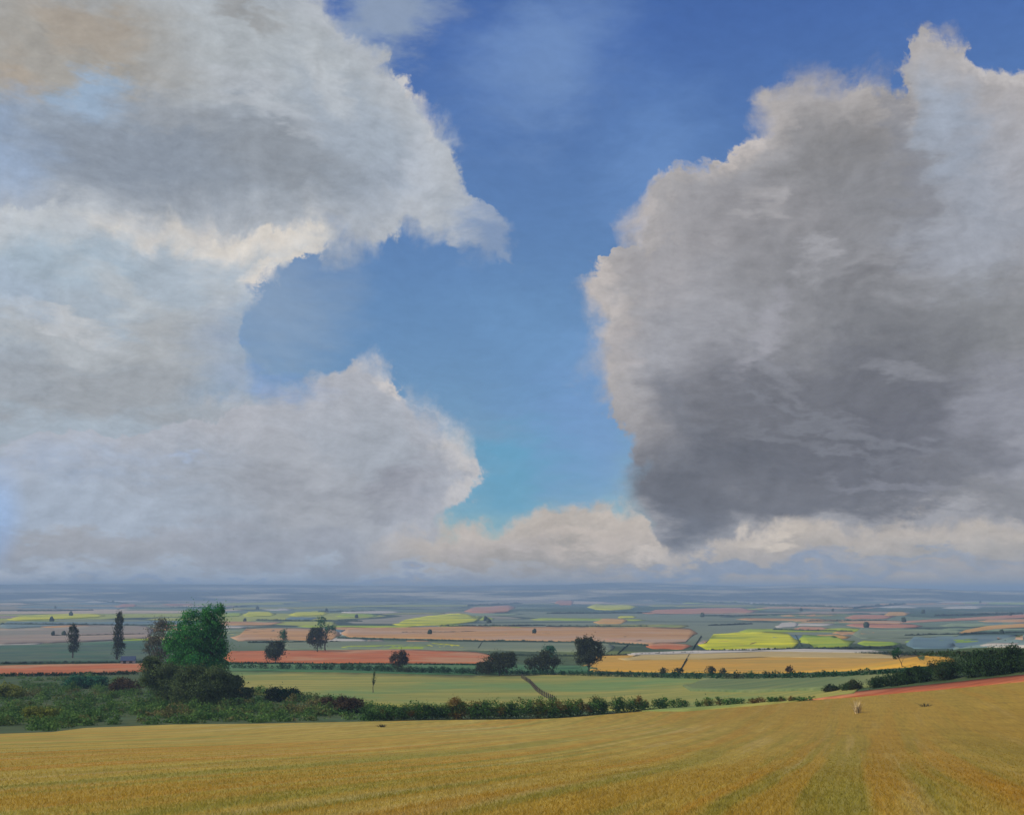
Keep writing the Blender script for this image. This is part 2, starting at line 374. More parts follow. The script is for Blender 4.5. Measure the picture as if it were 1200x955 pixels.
# ------------------------------------------------------------------ materials
def mat_new(name):
    m = bpy.data.materials.new(name); m.use_nodes = True
    nt = m.node_tree; nt.nodes.clear(); return m, NT(nt)
def finish(T, surf):
    o = T.n('ShaderNodeOutputMaterial'); T.put(o.inputs[0], surf)
def principled(T, col, rough=.9, normal=None, spec=.2):
    p = T.n('ShaderNodeBsdfPrincipled'); T.put(p.inputs['Base Color'], col); T.put(p.inputs['Roughness'], rough)
    p.inputs['Specular IOR Level'].default_value = spec
    if normal is not None: T.put(p.inputs['Normal'], normal)
    return p.outputs[0]
def field_mat(name, c1, c2, s=1.0, rows=0.3, ang=17.0, stretch=6.0, c3=None):
    """crop or soil: patches in two or three tones and faint rows along the direction of tillage; s = size of a patch in metres"""
    m, T = mat_new(name)
    P = T.n('ShaderNodeNewGeometry').outputs['Position']
    W = T.vmath('ADD', P, T.vmath('MULTIPLY', T.vmath('SUBTRACT', T.noise(P, 1 / (s * 4), 3, .5, col=True), (.5, .5, .5)), (s * 2, s * 2, 0)))
    R = T.mapping(T.mapping(W, rot=(0, 0, math.radians(ang))), scale=(1, 1 / stretch, 0))
    n1 = T.noise(R, 1 / s, 6, .6)
    n2 = T.noise(P, 1 / (s * 7), 4, .6)
    c = T.mix(T.rng(n1, .36, .64), c1, c2)
    if c3 is not None: c = T.mix(T.math('MULTIPLY', T.rng(n2, .48, .62), .8), c, c3)
    n3 = T.noise(R, 1 / (s * .16), 5, .7)
    v = T.rng(n3, .3, .7, 1 - rows, 1 + rows, False)
    vc = T.n('ShaderNodeCombineColor')
    for i in range(3): T.put(vc.inputs[i], v)
    c = T.mix(1.0, c, vc.outputs[0], 'MULTIPLY')
    finish(T, principled(T, c, .95)); return m
def leaf_mat(name, dark, light, clump=1.5, trans=.25, third=None):
    m, T = mat_new(name)
    g = T.n('ShaderNodeNewGeometry')
    n = T.noise(g.outputs['Position'], 1 / clump, 4, .6)
    f = T.math('ADD', T.rng(n, .35, .65), T.math('MULTIPLY', T.math('SUBTRACT', g.outputs['Random Per Island'], .5), .7), clamp=True)
    c = T.mix(f, dark, light)
    if third is not None:
        c = T.mix(T.rng(T.noise(T.vmath('ADD', g.outputs['Position'], (40, 9, 3)), 1 / (clump * 2.2), 3, .6), .52, .64), c, third)
    d = T.n('ShaderNodeBsdfDiffuse'); T.put(d.inputs[0], c)
    t = T.n('ShaderNodeBsdfTranslucent'); T.put(t.inputs[0], c)
    x = T.n('ShaderNodeMixShader'); x.inputs[0].default_value = trans
    T.put(x.inputs[1], d.outputs[0]); T.put(x.inputs[2], t.outputs[0])
    finish(T, x.outputs[0]); return m
def plain_mat(name, c1, c2, scale=3.0, rough=.85):
    m, T = mat_new(name)
    P = T.n('ShaderNodeTexCoord').outputs['Object']
    finish(T, principled(T, T.mix(T.rng(T.noise(P, scale, 6, .65), .35, .65), c1, c2), rough)); return m

# ------------------------------------------------------------------ ground: one sheet to the horizon
def plain_ground_mat():
    m, T = mat_new('ground_cover')
    P = T.n('ShaderNodeNewGeometry').outputs['Position']
    sp = T.n('ShaderNodeSeparateXYZ'); T.put(sp.inputs[0], P)
    W = T.vmath('ADD', P, T.vmath('MULTIPLY', T.vmath('SUBTRACT', T.noise(P, 1 / 900, 3, .5, col=True), (.5, .5, .5)), (700, 700, 0)))
    vo = T.n('ShaderNodeTexVoronoi', feature='F1'); T.put(vo.inputs['Vector'], T.mapping(W, scale=(1 / 420, 1 / 900, 0))); vo.inputs['Scale'].default_value = 1
    sc = T.n('ShaderNodeSeparateColor'); T.put(sc.inputs[0], vo.outputs['Color'])
    a = T.mix(T.rng(sc.outputs[0], .25, .75, smooth=False), lin(104, 120, 96), lin(142, 136, 116))
    a = T.mix(T.rng(sc.outputs[1], .78, .84, smooth=False), a, lin(196, 172, 142))
    a = T.mix(T.rng(sc.outputs[2], .62, .66, smooth=False), a, lin(58, 82, 62))
    a = T.mix(T.math('MULTIPLY', T.rng(sc.outputs[1], .10, .07, smooth=False), .9), a, lin(160, 165, 60))
    e = T.n('ShaderNodeTexVoronoi', feature='DISTANCE_TO_EDGE'); T.put(e.inputs['Vector'], T.mapping(W, scale=(1 / 420, 1 / 900, 0))); e.inputs['Scale'].default_value = 1
    a = T.mix(T.rng(e.outputs['Distance'], .045, .02), a, lin(44, 62, 44))
    n = T.noise(P, 1 / 60, 8, .65)
    a = T.mix(T.math('MULTIPLY', T.rng(n, .45, .7), .35), a, lin(60, 78, 56))
    near = T.mix(T.rng(T.noise(P, 1 / 5, 7, .65), .35, .65), lin(56, 74, 40), lin(78, 90, 50))
    near = T.mix(T.rng(T.noise(P, 1 / 11, 4, .6), .5, .65), near, lin(70, 92, 58))
    a = T.mix(T.rng(sp.outputs[1], 420, 900), near, a)
    finish(T, principled(T, a, .95)); return m
def build_ground():
    rr = np.concatenate([np.linspace(0, 130, 66)[1:], np.geomspace(133, 42000, 330)])
    az = np.radians(np.concatenate([np.arange(-34, 34.01, .4), np.arange(37, 324, 3.0)]))
    n, k = len(rr), len(az)
    R, A = np.meshgrid(rr, az, indexing='ij')
    X = R * np.sin(A); Y = R * np.cos(A)
    V = np.stack([X.ravel(), Y.ravel(), land(X, Y).ravel()], 1)
    V = np.vstack([V, [[0, 0, float(land(0, 0))]]])
    i, j = np.meshgrid(np.arange(n - 1), np.arange(k), indexing='ij')
    j2 = (j + 1) % k
    Q = np.stack([i * k + j, i * k + j2, (i + 1) * k + j2, (i + 1) * k + j], -1).reshape(-1, 4)[:, ::-1]
    o = mesh_np('ground', V, Q, plain_ground_mat(), smooth=True)
    # the small disc round the camera's foot
    bm_f = [(n * k, jj, (jj + 1) % k) for jj in range(k)]
    me = o.data
    import bmesh
    bm = bmesh.new(); bm.from_mesh(me); bm.verts.ensure_lookup_table()
    for f in bm_f: bm.faces.new([bm.verts[q] for q in (f[0], f[2], f[1])])
    bm.to_mesh(me); bm.free()
    o['kind'] = 'structure'
    return o
build_ground()

def ip(pts, x):
    return float(np.interp(x, [p[0] for p in pts], [p[1] for p in pts]))
def patch(name, top, bot, mat, nx=None, ny=None, lift=None, wob=.35, taper=.12, low=False):
    """a field: outline given by its far and its near boundary, laid on the land; the crop has its real height and sides"""
    x0, x1 = max(top[0][0], bot[0][0]) if False else min(top[0][0], bot[0][0]), max(top[-1][0], bot[-1][0])
    nx = nx or max(6, int((x1 - x0) / 9)); ny = ny or 8
    rows = []
    sd = random.random() * 100
    for i in range(nx + 1):
        s = i / nx
        xt = top[0][0] + (top[-1][0] - top[0][0]) * s; xb = bot[0][0] + (bot[-1][0] - bot[0][0]) * s
        yt = ip(top, xt) + wob * mnoise.noise((xt * .09, sd, 0)); yb = ip(bot, xb) + wob * mnoise.noise((xb * .09, sd, 5))
        if taper and (s < taper or s > 1 - taper):
            e = min(s, 1 - s) / taper; e = .12 + .88 * math.sqrt(max(0, 1 - (1 - e) ** 2)); m = yb + (yt - yb) * (.35 if s < .5 else .6)
            yt = m + (yt - m) * e; yb = m + (yb - m) * e
        a, b = hit(xb, yb), hit(xt, yt)
        rows.append((a, b))
    A = np.array([[p[0].x, p[0].y] for p in rows]); B = np.array([[p[1].x, p[1].y] for p in rows])
    ra, rb = np.hypot(*A.T), np.hypot(*B.T)
    V = []
    for j in range(ny + 1):
        t = j / ny
        r = 1 / ((1 - t) / ra + t / rb)                    # even steps as seen, so that far parts are finely cut
        q = np.clip((r - ra) / np.maximum(rb - ra, 1e-6), 0, 1)[:, None]
        XY = A * (1 - q) + B * q
        rad = np.hypot(XY[:, 0], XY[:, 1])
        off = lift if lift is not None else .08 + rad * (.00012 if low else .00022)
        V.append(np.column_stack([XY, land(XY[:, 0], XY[:, 1]) + off]))
    V = np.array(V)                                         # (ny+1, nx+1, 3)
    n0 = V.reshape(-1, 3); w = nx + 1
    Q = [(j * w + i, j * w + i + 1, (j + 1) * w + i + 1, (j + 1) * w + i) for j in range(ny) for i in range(nx)]
    ring = [i for i in range(w)] + [j * w + nx for j in range(1, ny + 1)] + [ny * w + i for i in range(nx - 1, -1, -1)] + [j * w for j in range(ny - 1, 0, -1)]
    low = n0[ring].copy(); low[:, 2] -= (.3 + np.hypot(low[:, 0], low[:, 1]) * .0008)
    base = len(n0); L = len(ring)
    Q += [(ring[(i + 1) % L], ring[i], base + i, base + (i + 1) % L) for i in range(L)]
    o = mesh_np(name, np.vstack([n0, low]), Q, mat, smooth=False)
    o['kind'] = 'structure'
    return o

# ------------------------------------------------------------------ fields
EDGE = [(-300, 868), (0, 860), (60, 858), (100, 853), (200, 849), (300, 848), (400, 846), (500, 844), (600, 843), (650, 842), (700, 838), (760, 833), (850, 828), (950, 821), (1000, 816), (1100, 807), (1200, 797), (1500, 775)]

def straw_colour(T, P):
    """bands of ochre, orange and olive that follow the drilled rows"""
    ang = math.radians(17)
    sp = T.n('ShaderNodeSeparateXYZ'); T.put(sp.inputs[0], P)
    B = T.vmath('ADD', P, T.vmath('MULTIPLY', T.vmath('SUBTRACT', T.noise(P, 1 / 30, 2, .5, col=True), (.5, .5, .5)), (1.3, 1.3, 0)))
    R = T.mapping(T.mapping(B, rot=(0, 0, ang)), scale=(1, 1 / 42, 0))
    c = T.mix(T.rng(T.noise(R, 1 / 2.4, 4, .55), .40, .60), lin(176, 154, 70), lin(172, 142, 58))
    c = T.mix(T.math('MULTIPLY', T.rng(T.noise(T.vmath('ADD', R, (30, 7, 0)), 1 / 1.9, 4, .55), .49, .58), .72), c, lin(140, 136, 58))
    c = T.mix(T.math('MULTIPLY', T.rng(T.noise(T.vmath('ADD', R, (70, 3, 0)), 1 / 3.0, 4, .55), 0.53, .63), .6), c, lin(180, 132, 46))
    c = T.mix(T.math('MULTIPLY', T.rng(T.noise(T.vmath('ADD', R, (110, 13, 0)), 1 / 1.4, 4, .55), .55, .66), .55), c, lin(188, 168, 104))
    # cloud shade painted into the colour, browner to the right, and a weedy corner on the left
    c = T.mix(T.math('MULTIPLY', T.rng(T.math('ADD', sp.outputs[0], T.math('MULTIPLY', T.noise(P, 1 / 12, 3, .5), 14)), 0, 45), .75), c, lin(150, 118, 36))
    w = T.math('MULTIPLY', T.rng(T.math('ADD', sp.outputs[0], T.math('MULTIPLY', T.noise(P, 1 / 2.5, 5, .6), 6)), -4.5, -7.5), T.rng(sp.outputs[1], 26, 20))
    c = T.mix(T.math('MULTIPLY', w, .7), c, lin(170, 172, 88))
    return c
def stubble_mat():
    m, T = mat_new('golden_stubble')
    P = T.n('ShaderNodeNewGeometry').outputs['Position']
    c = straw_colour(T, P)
    R2 = T.mapping(T.mapping(P, rot=(0, 0, math.radians(17))), scale=(1, 1 / 25, 0))
    fine = T.noise(R2, 1 / .22, 4, .65)
    soil = T.noise(P, 1 / .5, 6, .7)
    c = T.mix(T.math('MULTIPLY', T.rng(soil, .55, .75), .35), c, lin(126, 98, 54))
    v = T.math('MULTIPLY', T.rng(fine, .3, .7, .80, 1.18, False), T.rng(T.noise(T.mapping(P, rot=(0, 0, .3), scale=(1, .12, 1)), 1 / 1.1, 4, .7), .3, .7, .84, 1.14, False))
    vc = T.n('ShaderNodeCombineColor')
    for i in range(3): T.put(vc.inputs[i], v)
    c = T.mix(1.0, c, vc.outputs[0], 'MULTIPLY')
    b = T.n('ShaderNodeBump'); b.inputs['Strength'].default_value = .5; b.inputs['Distance'].default_value = .12; T.put(b.inputs['Height'], T.noise(P, 1 / .35, 6, .7))
    finish(T, principled(T, c, .9, b.outputs[0])); return m
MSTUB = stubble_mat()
def near_field():
    """the golden field we stand in, up to its far edge"""
    pts = [hit(x, ip(EDGE, x)) for x in np.linspace(-300, 1500, 91)]
    rows = []
    for t in np.concatenate([np.linspace(-.25, .1, 12)[:-1], np.linspace(.1, 1, 60)]):
        rows.append([(p.x * max(t, .02) + (p.x * .3 if t < .02 else 0), p.y * t) for p in pts])
    V = np.array(rows); n, w, _ = V.shape
    xy = V.reshape(-1, 2)
    V = np.column_stack([xy, land(xy[:, 0], xy[:, 1]) + .05])
    Q = [(j * w + i, j * w + i + 1, (j + 1) * w + i + 1, (j + 1) * w + i) for j in range(n - 1) for i in range(w - 1)]
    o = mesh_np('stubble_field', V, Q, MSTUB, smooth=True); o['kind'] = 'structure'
near_field()

M_ = {}
def fm(key, *a, **k):
    if key not in M_: M_[key] = field_mat(key, *a, **k)
    return M_[key]
rape = fm('rapeseed', lin(214, 206, 10), lin(166, 170, 20), 22, .15, 60, 4, lin(124, 142, 36))
rape_g = fm('green_rapeseed', lin(140, 162, 34), lin(170, 176, 36), 30, .12, 60, 4, lin(110, 146, 52))
orange = fm('red_soil', lin(190, 108, 62), lin(166, 94, 54), 7, .25, 80, 8, lin(180, 134, 96))
orange2 = fm('pale_red_soil', lin(184, 122, 92), lin(166, 112, 84), 40, .15, 80, 5, lin(180, 142, 112))
pink = fm('pink_soil', lin(192, 146, 92), lin(168, 122, 72), 40, .15, 80, 5, lin(176, 150, 128))
gold = fm('ripe_wheat', lin(200, 150, 54), lin(176, 142, 60), 12, .2, 78, 7, lin(200, 150, 52))
sandy = fm('sandy_stubble', lin(188, 166, 112), lin(174, 150, 96), 10, .2, 78, 8, lin(184, 158, 92))
straw = fm('pale_straw', lin(190, 182, 168), lin(174, 166, 152), 30, .1, 75, 5)
sage = fm('sage_pasture', lin(158, 148, 74), lin(126, 132, 66), 9, .22, 82, 8, lin(104, 134, 76))
sage_d = fm('dark_pasture', lin(116, 124, 76), lin(90, 110, 70), 9, .2, 82, 8, lin(128, 130, 78))
meadow = fm('green_meadow', lin(70, 112, 66), lin(54, 96, 60), 10, .2, 70, 5, lin(86, 118, 74))
teal = fm('dark_root_crop', lin(66, 100, 72), lin(62, 84, 78), 12, .2, 80, 4, lin(92, 104, 80))
beige = fm('beige_fallow', lin(158, 138, 118), lin(138, 124, 112), 60, .15, 80, 5, lin(126, 124, 108))
greyg = fm('grey_green_crop', lin(124, 130, 100), lin(104, 116, 92), 50, .1, 80, 5, lin(132, 150, 112))
ochre = fm('ochre_crop', lin(200, 152, 74), lin(184, 140, 76), 60, .1, 80, 5)
blueg = fm('blue_green_crop', lin(100, 124, 126), lin(84, 108, 116), 60, .12, 80, 5, lin(116, 132, 124))
poppy = fm('poppy_margin', lin(166, 92, 58), lin(150, 76, 46), 3, .2, 80, 5, lin(196, 130, 84))

FIELDS = [
 # name, far boundary, near boundary, material
 ('pasture', [(240, 787), (400, 788), (560, 792), (700, 790), (860, 792), (1010, 792)], [(230, 812), (330, 815), (450, 828), (800, 834), (900, 826), (1010, 812)], sage),
 ('dark_pasture', [(820, 792), (900, 794), (1010, 790), (1090, 786)], [(800, 810), (880, 812), (990, 808), (1090, 798)], sage_d),
 ('ploughed_field', [(262, 763), (400, 762), (480, 761), (560, 764), (585, 770)], [(262, 776), (400, 777), (480, 777), (560, 777), (585, 777)], orange),
 ('ploughed_field', [(-260, 779), (0, 780), (100, 778), (190, 777)], [(-260, 793), (0, 791), (100, 790), (190, 786)], orange),
 ('root_crop_field', [(-260, 757), (0, 757), (90, 754), (190, 750)], [(-260, 777), (0, 778), (90, 776), (190, 775)], teal),
 ('meadow', [(200, 779), (320, 778), (470, 779), (560, 778), (700, 780)], [(200, 786), (320, 786), (470, 790), (560, 790), (700, 788)], meadow),
 ('wheat_field', [(690, 769), (830, 765), (900, 762), (1030, 765), (1120, 771)], [(680, 786), (800, 788), (900, 789), (1000, 786), (1120, 778)], gold),
 ('sandy_strip', [(738, 768), (830, 765.5), (900, 763), (1030, 765.5)], [(724, 774), (830, 773), (900, 770.5), (1060, 772)], sandy),
 ('straw_strip', [(735, 766.5), (830, 763), (900, 760.5), (1030, 763)], [(735, 768.5), (830, 766.5), (900, 764), (1040, 766)], straw),
 ('rapeseed_field', [(828, 744), (870, 741), (900, 740), (931, 743)], [(818, 761), (870, 762), (900, 761), (939, 759)], rape),
 ('young_rapeseed_field', [(934, 743), (960, 745), (985, 745)], [(948, 759), (970, 759), (1002, 758)], rape_g),
 ('rapeseed_field', [(1005, 750), (1035, 752), (1052, 752)], [(1005, 756), (1035, 757), (1056, 756)], rape_g),
 ('fallow_field', [(400, 736), (560, 734), (700, 735), (780, 735), (818, 737)], [(400, 746), (560, 750), (700, 752), (760, 755), (812, 752)], pink),
 ('ploughed_field', [(757, 752.5), (812, 755)], [(757, 760), (808, 761)], orange),
 ('ploughed_field', [(708, 747), (752, 749)], [(708, 750), (752, 752)], orange2),
 ('pasture', [(330, 751), (560, 752), (720, 753)], [(330, 761), (560, 762), (720, 765)], greyg),
 ('rapeseed_field', [(500, 753), (520, 754), (545, 757)], [(500, 757), (520, 759), (545, 760)], rape),
 ('young_rapeseed_field', [(400, 757), (450, 756), (505, 755)], [(400, 760), (450, 760.5), (505, 760.5)], rape_g),
 ('rapeseed_field', [(466, 728), (500, 722), (530, 719), (552, 719)], [(460, 733), (500, 733), (530, 732), (566, 727)], rape),
 ('young_rapeseed_field', [(555, 722), (575, 723)], [(560, 727), (580, 726)], rape_g),
 ('rapeseed_field', [(690, 706.5), (715, 709), (745, 708)], [(688, 714), (715, 715), (748, 714)], rape),
 ('ploughed_field', [(650, 704), (672, 702)], [(654, 709), (672, 709)], orange),
 ('ploughed_field', [(546, 712), (575, 711), (604, 708)], [(544, 718), (575, 718), (604, 717)], orange2),
 ('ochre_field', [(700, 725), (736, 725)], [(695, 731), (734, 731)], ochre),
 ('rapeseed_field', [(724, 722), (744, 721.5)], [(724, 724.5), (746, 724)], rape),
 ('fallow_field', [(760, 715), (820, 713), (875, 712)], [(750, 719), (820, 719), (890, 718)], orange2),
 ('rapeseed_field', [(12, 723), (60, 720), (100, 719), (122, 720)], [(8, 727), (60, 726), (100, 724), (124, 723)], rape),
 ('rapeseed_field', [(286, 717), (320, 717)], [(284, 722.5), (324, 722)], rape),
 ('young_rapeseed_field', [(258, 719), (284, 718)], [(256, 723), (284, 722)], rape_g),
 ('rapeseed_field', [(340, 717.5), (384, 716)], [(338, 722), (386, 721)], rape),
 ('rapeseed_field', [(396, 720), (442, 719.5)], [(394, 723), (444, 723)], rape_g),
 ('fallow_field', [(-200, 740), (0, 738), (100, 734), (180, 733)], [(-200, 756), (0, 755), (100, 752), (180, 748)], beige),
 ('fallow_field', [(280, 737), (340, 736), (398, 737)], [(270, 751), (340, 750), (398, 750)], pink),
 ('pale_field', [(100, 704.6), (170, 703.4)], [(104, 706.6), (166, 705.4)], straw),
 ('pale_field', [(140, 708), (160, 708)], [(134, 712), (160, 711)], orange2),
 ('pale_field', [(215, 701), (285, 700)], [(210, 703.5), (285, 703)], pink),
 ('pale_field', [(400, 716), (470, 716)], [(400, 718.5), (470, 718.5)], straw),
 ('pale_field', [(480, 694.8), (520, 694)], [(480, 696), (520, 695)], straw),
 ('pale_field', [(695, 698.5), (720, 698)], [(692, 701), (720, 700.5)], straw),
 ('pale_field', [(912, 730), (935, 729)], [(908, 736), (936, 734)], straw),
 ('fallow_field', [(934, 734), (968, 735)], [(930, 738), (972, 738)], orange2),
 ('ochre_field', [(1038, 717), (1062, 717)], [(1036, 722), (1066, 721)], ochre),
 ('fallow_field', [(992, 721), (1040, 720)], [(990, 725.5), (1050, 724.5)], orange2),
 ('fallow_field', [(1056, 728), (1130, 724), (1200, 720), (1300, 716)], [(1056, 730), (1130, 727), (1200, 724), (1300, 720)], orange2),
 ('ochre_field', [(1122, 740), (1160, 733), (1200, 731), (1260, 731)], [(1118, 744), (1160, 738), (1200, 735), (1260, 735)], ochre),
 ('ochre_field', [(1008, 739), (1026, 739)], [(1006, 743), (1028, 742.5)], ochre),
 ('blue_crop_field', [(1062, 747), (1120, 745), (1200, 744), (1400, 742)], [(1062, 760), (1120, 760), (1200, 756), (1400, 754)], blueg),
 ('rapeseed_field', [(858, 702.5), (885, 702)], [(856, 705), (886, 704.5)], rape_g),
 ('pasture', [(1000, 736), (1060, 737), (1130, 738)], [(1000, 748), (1060, 748), (1130, 746)], greyg),
 ('pale_field', [(1108, 711), (1150, 710)], [(1104, 713), (1152, 713)], straw),
 ('pale_field', [(1020, 702), (1046, 702)], [(1018, 703.8), (1046, 703.6)], pink),
 ('pale_field', [(965, 699), (988, 698)], [(963, 701), (988, 700.4)], straw),
 ('blue_crop_field', [(0, 728), (90, 729), (240, 727)], [(0, 737), (90, 732), (240, 732)], blueg),
]
for f in FIELDS:
    wdt = f[2][-1][0] - f[2][0][0]
    patch(*f, taper=min(.06, 4 / wdt), lift={'dark_pasture': .5, 'sandy_strip': .42, 'straw_strip': .7}.get(f[0]))
# many narrow strips of crop farther out
gs = random.Random(23)
PAL = [straw, pink, pink, orange2, greyg, blueg, beige, straw, ochre, teal, rape_g, sage, blueg, greyg, pink, sage_d, beige]
for i in range(170):
    y = 692.5 + 62 * gs.random() ** 1.7; x = gs.uniform(-80, 1240); w = gs.uniform(30, 150); d = y - 688
    th = gs.uniform(.05, .13) * d ** .9 + .5; sl = gs.uniform(-.012, .012) * w
    if y > 733 and not (860 < x < 1300 or x < 230): w *= .5
    q = [(x, y), (x + w * .3, y - .3 * gs.random()), (x + w, y + sl)]
    patch('crop_strip', q, [(x + gs.uniform(-8, 8), y + th), (x + w * .5, y + th * gs.uniform(.8, 1.2) + sl * .5), (x + w + gs.uniform(-8, 8), y + th + sl)], gs.choice(PAL), ny=3, lift=None, taper=min(.2, 6 / w), low=True)
o = patch('poppy_margin', [(945, 817.5), (1000, 811), (1100, 801.5), (1200, 791), (1400, 776)], [(945, 821), (1000, 817), (1100, 808.5), (1200, 799), (1400, 784)], poppy, nx=50, ny=3, lift=.12)

# hills on the horizon
def hills():
    m, T = mat_new('far_woodland')
    P = T.n('ShaderNodeNewGeometry').outputs['Position']
    c = T.mix(T.rng(T.noise(T.mapping(P, scale=(.6, 1, 12)), 1 / 500, 7, .7), .48, .64), lin(24, 44, 36), lin(196, 182, 150))
    finish(T, principled(T, c, .95))
    for nm, y0, ridge, dep in (('hills', 9000, [(-900, 687), (-200, 686), (0, 685), (120, 684), (300, 685), (450, 686), (560, 686), (660, 685), (735, 682), (800, 685), (880, 687), (930, 685), (1000, 686), (1080, 691), (1300, 692), (2100, 690)], 2600),
                               ('hills', 6500, [(-900, 694), (0, 694), (200, 693), (400, 694), (560, 692), (700, 690.5), (760, 691), (860, 691), (920, 689), (1000, 688.5), (1080, 690), (1180, 694), (1300, 693), (2100, 694)], 1500)):
        xs = np.linspace(-900, 2100, 260); V = []; prof = [0, .35, .7, .92, 1, .9, .6, .25, 0]
        for k, h in enumerate(prof):
            for x in xs:
                a = math.atan((x - 600) / F); yy = y0 + (k / 8 - .5) * dep
                X = math.tan(a) * yy
                top = EYE + (HOR - ip(ridge, x)) / F * y0 * 1.0
                g = float(land(X, yy))
                n = mnoise.fractal((X / 900, yy / 900, 0), 1, 2, 5) * (3 + 0 * h)
                V.append((X, yy, g - 6 + (max(top - g, 2) + 6 + n) * h))
        w = len(xs)
        Q = [(j * w + i, j * w + i + 1, (j + 1) * w + i + 1, (j + 1) * w + i) for j in range(8) for i in range(w - 1)]
        o = mesh_np(nm, V, Q, m, smooth=True); o['kind'] = 'structure'
hills()

# haze: the air between us and the far plain
def haze():
    m = bpy.data.materials.new('haze_air'); m.use_nodes = True
    nt = m.node_tree; nt.nodes.clear()
    v = nt.nodes.new('ShaderNodeVolumePrincipled'); o = nt.nodes.new('ShaderNodeOutputMaterial')
    v.inputs['Color'].default_value = (.50, .69, .92, 1); v.inputs['Density'].default_value = 2.3e-4; v.inputs['Anisotropy'].default_value = 0.0
    nt.links.new(v.outputs[0], o.inputs['Volume'])
    s = 43000; z0, z1 = -12, EYE + 42
    V = [(x, y, z) for x in (-s, s) for y in (-s, s) for z in (z0, z1)]
    Q = [(0, 1, 3, 2), (4, 6, 7, 5), (0, 4, 5, 1), (2, 3, 7, 6), (0, 2, 6, 4), (1, 5, 7, 3)]
    ob = mesh_np('haze', V, Q, m); ob['kind'] = 'stuff'; ob['label'] = 'thin blue haze lying over the whole plain'; ob['category'] = 'haze'
haze()

# ------------------------------------------------------------------ foliage
def leaf_cloud(blobs, n, size, seed, flat=.0, gap=.35):
    """leaf-sized quads filling a set of lobes (cx,cy,cz,rx,ry,rz); uneven shell, gaps by noise"""
    g = np.random.default_rng(seed)
    B = np.array(blobs, float)
    w = (B[:, 3] * B[:, 5]) ** 1.0; w /= w.sum()
    k = g.choice(len(B), size=n, p=w)
    d = g.normal(size=(n, 3)); d /= np.linalg.norm(d, axis=1)[:, None]
    ph = g.random((len(B), 6)) * 6.28
    q = ph[k]
    wob = 1 + .16 * np.sin(d[:, 0] * 4.1 + q[:, 0]) * np.sin(d[:, 2] * 4.7 + q[:, 1]) + .13 * np.sin(d[:, 1] * 7.3 + d[:, 2] * 6.1 + q[:, 2]) + .10 * np.sin(d[:, 0] * 11 + d[:, 2] * 9 + q[:, 3])
    rad = g.random(n) ** .38 * wob * (1 + .22 * np.abs(g.normal(size=n)) * (g.random(n) < .25))
    P = B[k, :3] + d * rad[:, None] * B[k, 3:6]
    s = B[:, 3:6].mean()
    keep = (np.sin(P[:, 0] * 2.6 / s + 1) + np.sin(P[:, 1] * 2.9 / s + 2) + np.sin(P[:, 2] * 3.3 / s) + np.sin((P[:, 0] + P[:, 2]) * 6.1 / s)) > -2.2 + gap * g.random(n) * 2
    P = P[keep]; d = d[keep]; m = len(P)
    nrm = d * .6 + g.normal(size=(m, 3)) * .7 + np.array([0, 0, .25]); nrm /= np.linalg.norm(nrm, axis=1)[:, None]
    a = np.cross(nrm, g.normal(size=(m, 3))); a /= np.linalg.norm(a, axis=1)[:, None]
    b = np.cross(nrm, a)
    sz = size * (.55 + .9 * g.random(m))[:, None]
    c = [P + (a * .5) * sz, P + (b * .38) * sz, P - (a * .5) * sz, P - (b * .38) * sz]
    V = np.stack(c, 1).reshape(-1, 3)
    Fq = np.arange(m * 4).reshape(-1, 4)
    return V, Fq
def tube(path, radii, seg=6):
    V, Q = [], []
    n = len(path)
    for i, (p, r) in enumerate(zip(path, radii)):
        d = (Vector(path[min(i + 1, n - 1)]) - Vector(path[max(i - 1, 0)])).normalized()
        a = d.orthogonal().normalized(); b = d.cross(a)
        for j in range(seg):
            t = j / seg * 2 * math.pi
            V.append(Vector(p) + (a * math.cos(t) + b * math.sin(t)) * r)
        if i:
            for j in range(seg):
                Q.append(((i - 1) * seg + j, (i - 1) * seg + (j + 1) % seg, i * seg + (j + 1) % seg, i * seg + j))
    return V, Q
def trunk_mesh(h, r, rnd, limbs=5, lean=0.0, spread=.35):
    V, Q = [], []
    def add(path, radii):
        v, q = tube(path, radii); o = len(V); V.extend(v); Q.extend([tuple(i + o for i in f) for f in q])
    path = [(0, 0, -.3)]
    for i in range(1, 7):
        t = i / 6
        path.append((lean * h * t + rnd.uniform(-.02, .02) * h, rnd.uniform(-.02, .02) * h, h * t * .85))
    add(path, [r * 1.35] + [r * (1 - .8 * i / 6) for i in range(1, 7)])
    for k in range(limbs):
        i = rnd.randint(2, 4); p0 = Vector(path[i]); a = rnd.uniform(0, 6.28)
        dr = Vector((math.cos(a) * spread, math.sin(a) * spread, .42)) * h
        pts = [p0 + dr * (t / 4) + Vector((0, 0, .05 * h * (t / 4) ** 2)) for t in range(5)]
        add([tuple(p) for p in pts], [r * .5 * (1 - .8 * t / 4) for t in range(5)])
    return np.array([tuple(v) for v in V]), np.array(Q)
M_bark = plain_mat('bark', lin(92, 80, 66), lin(60, 52, 44), 4)
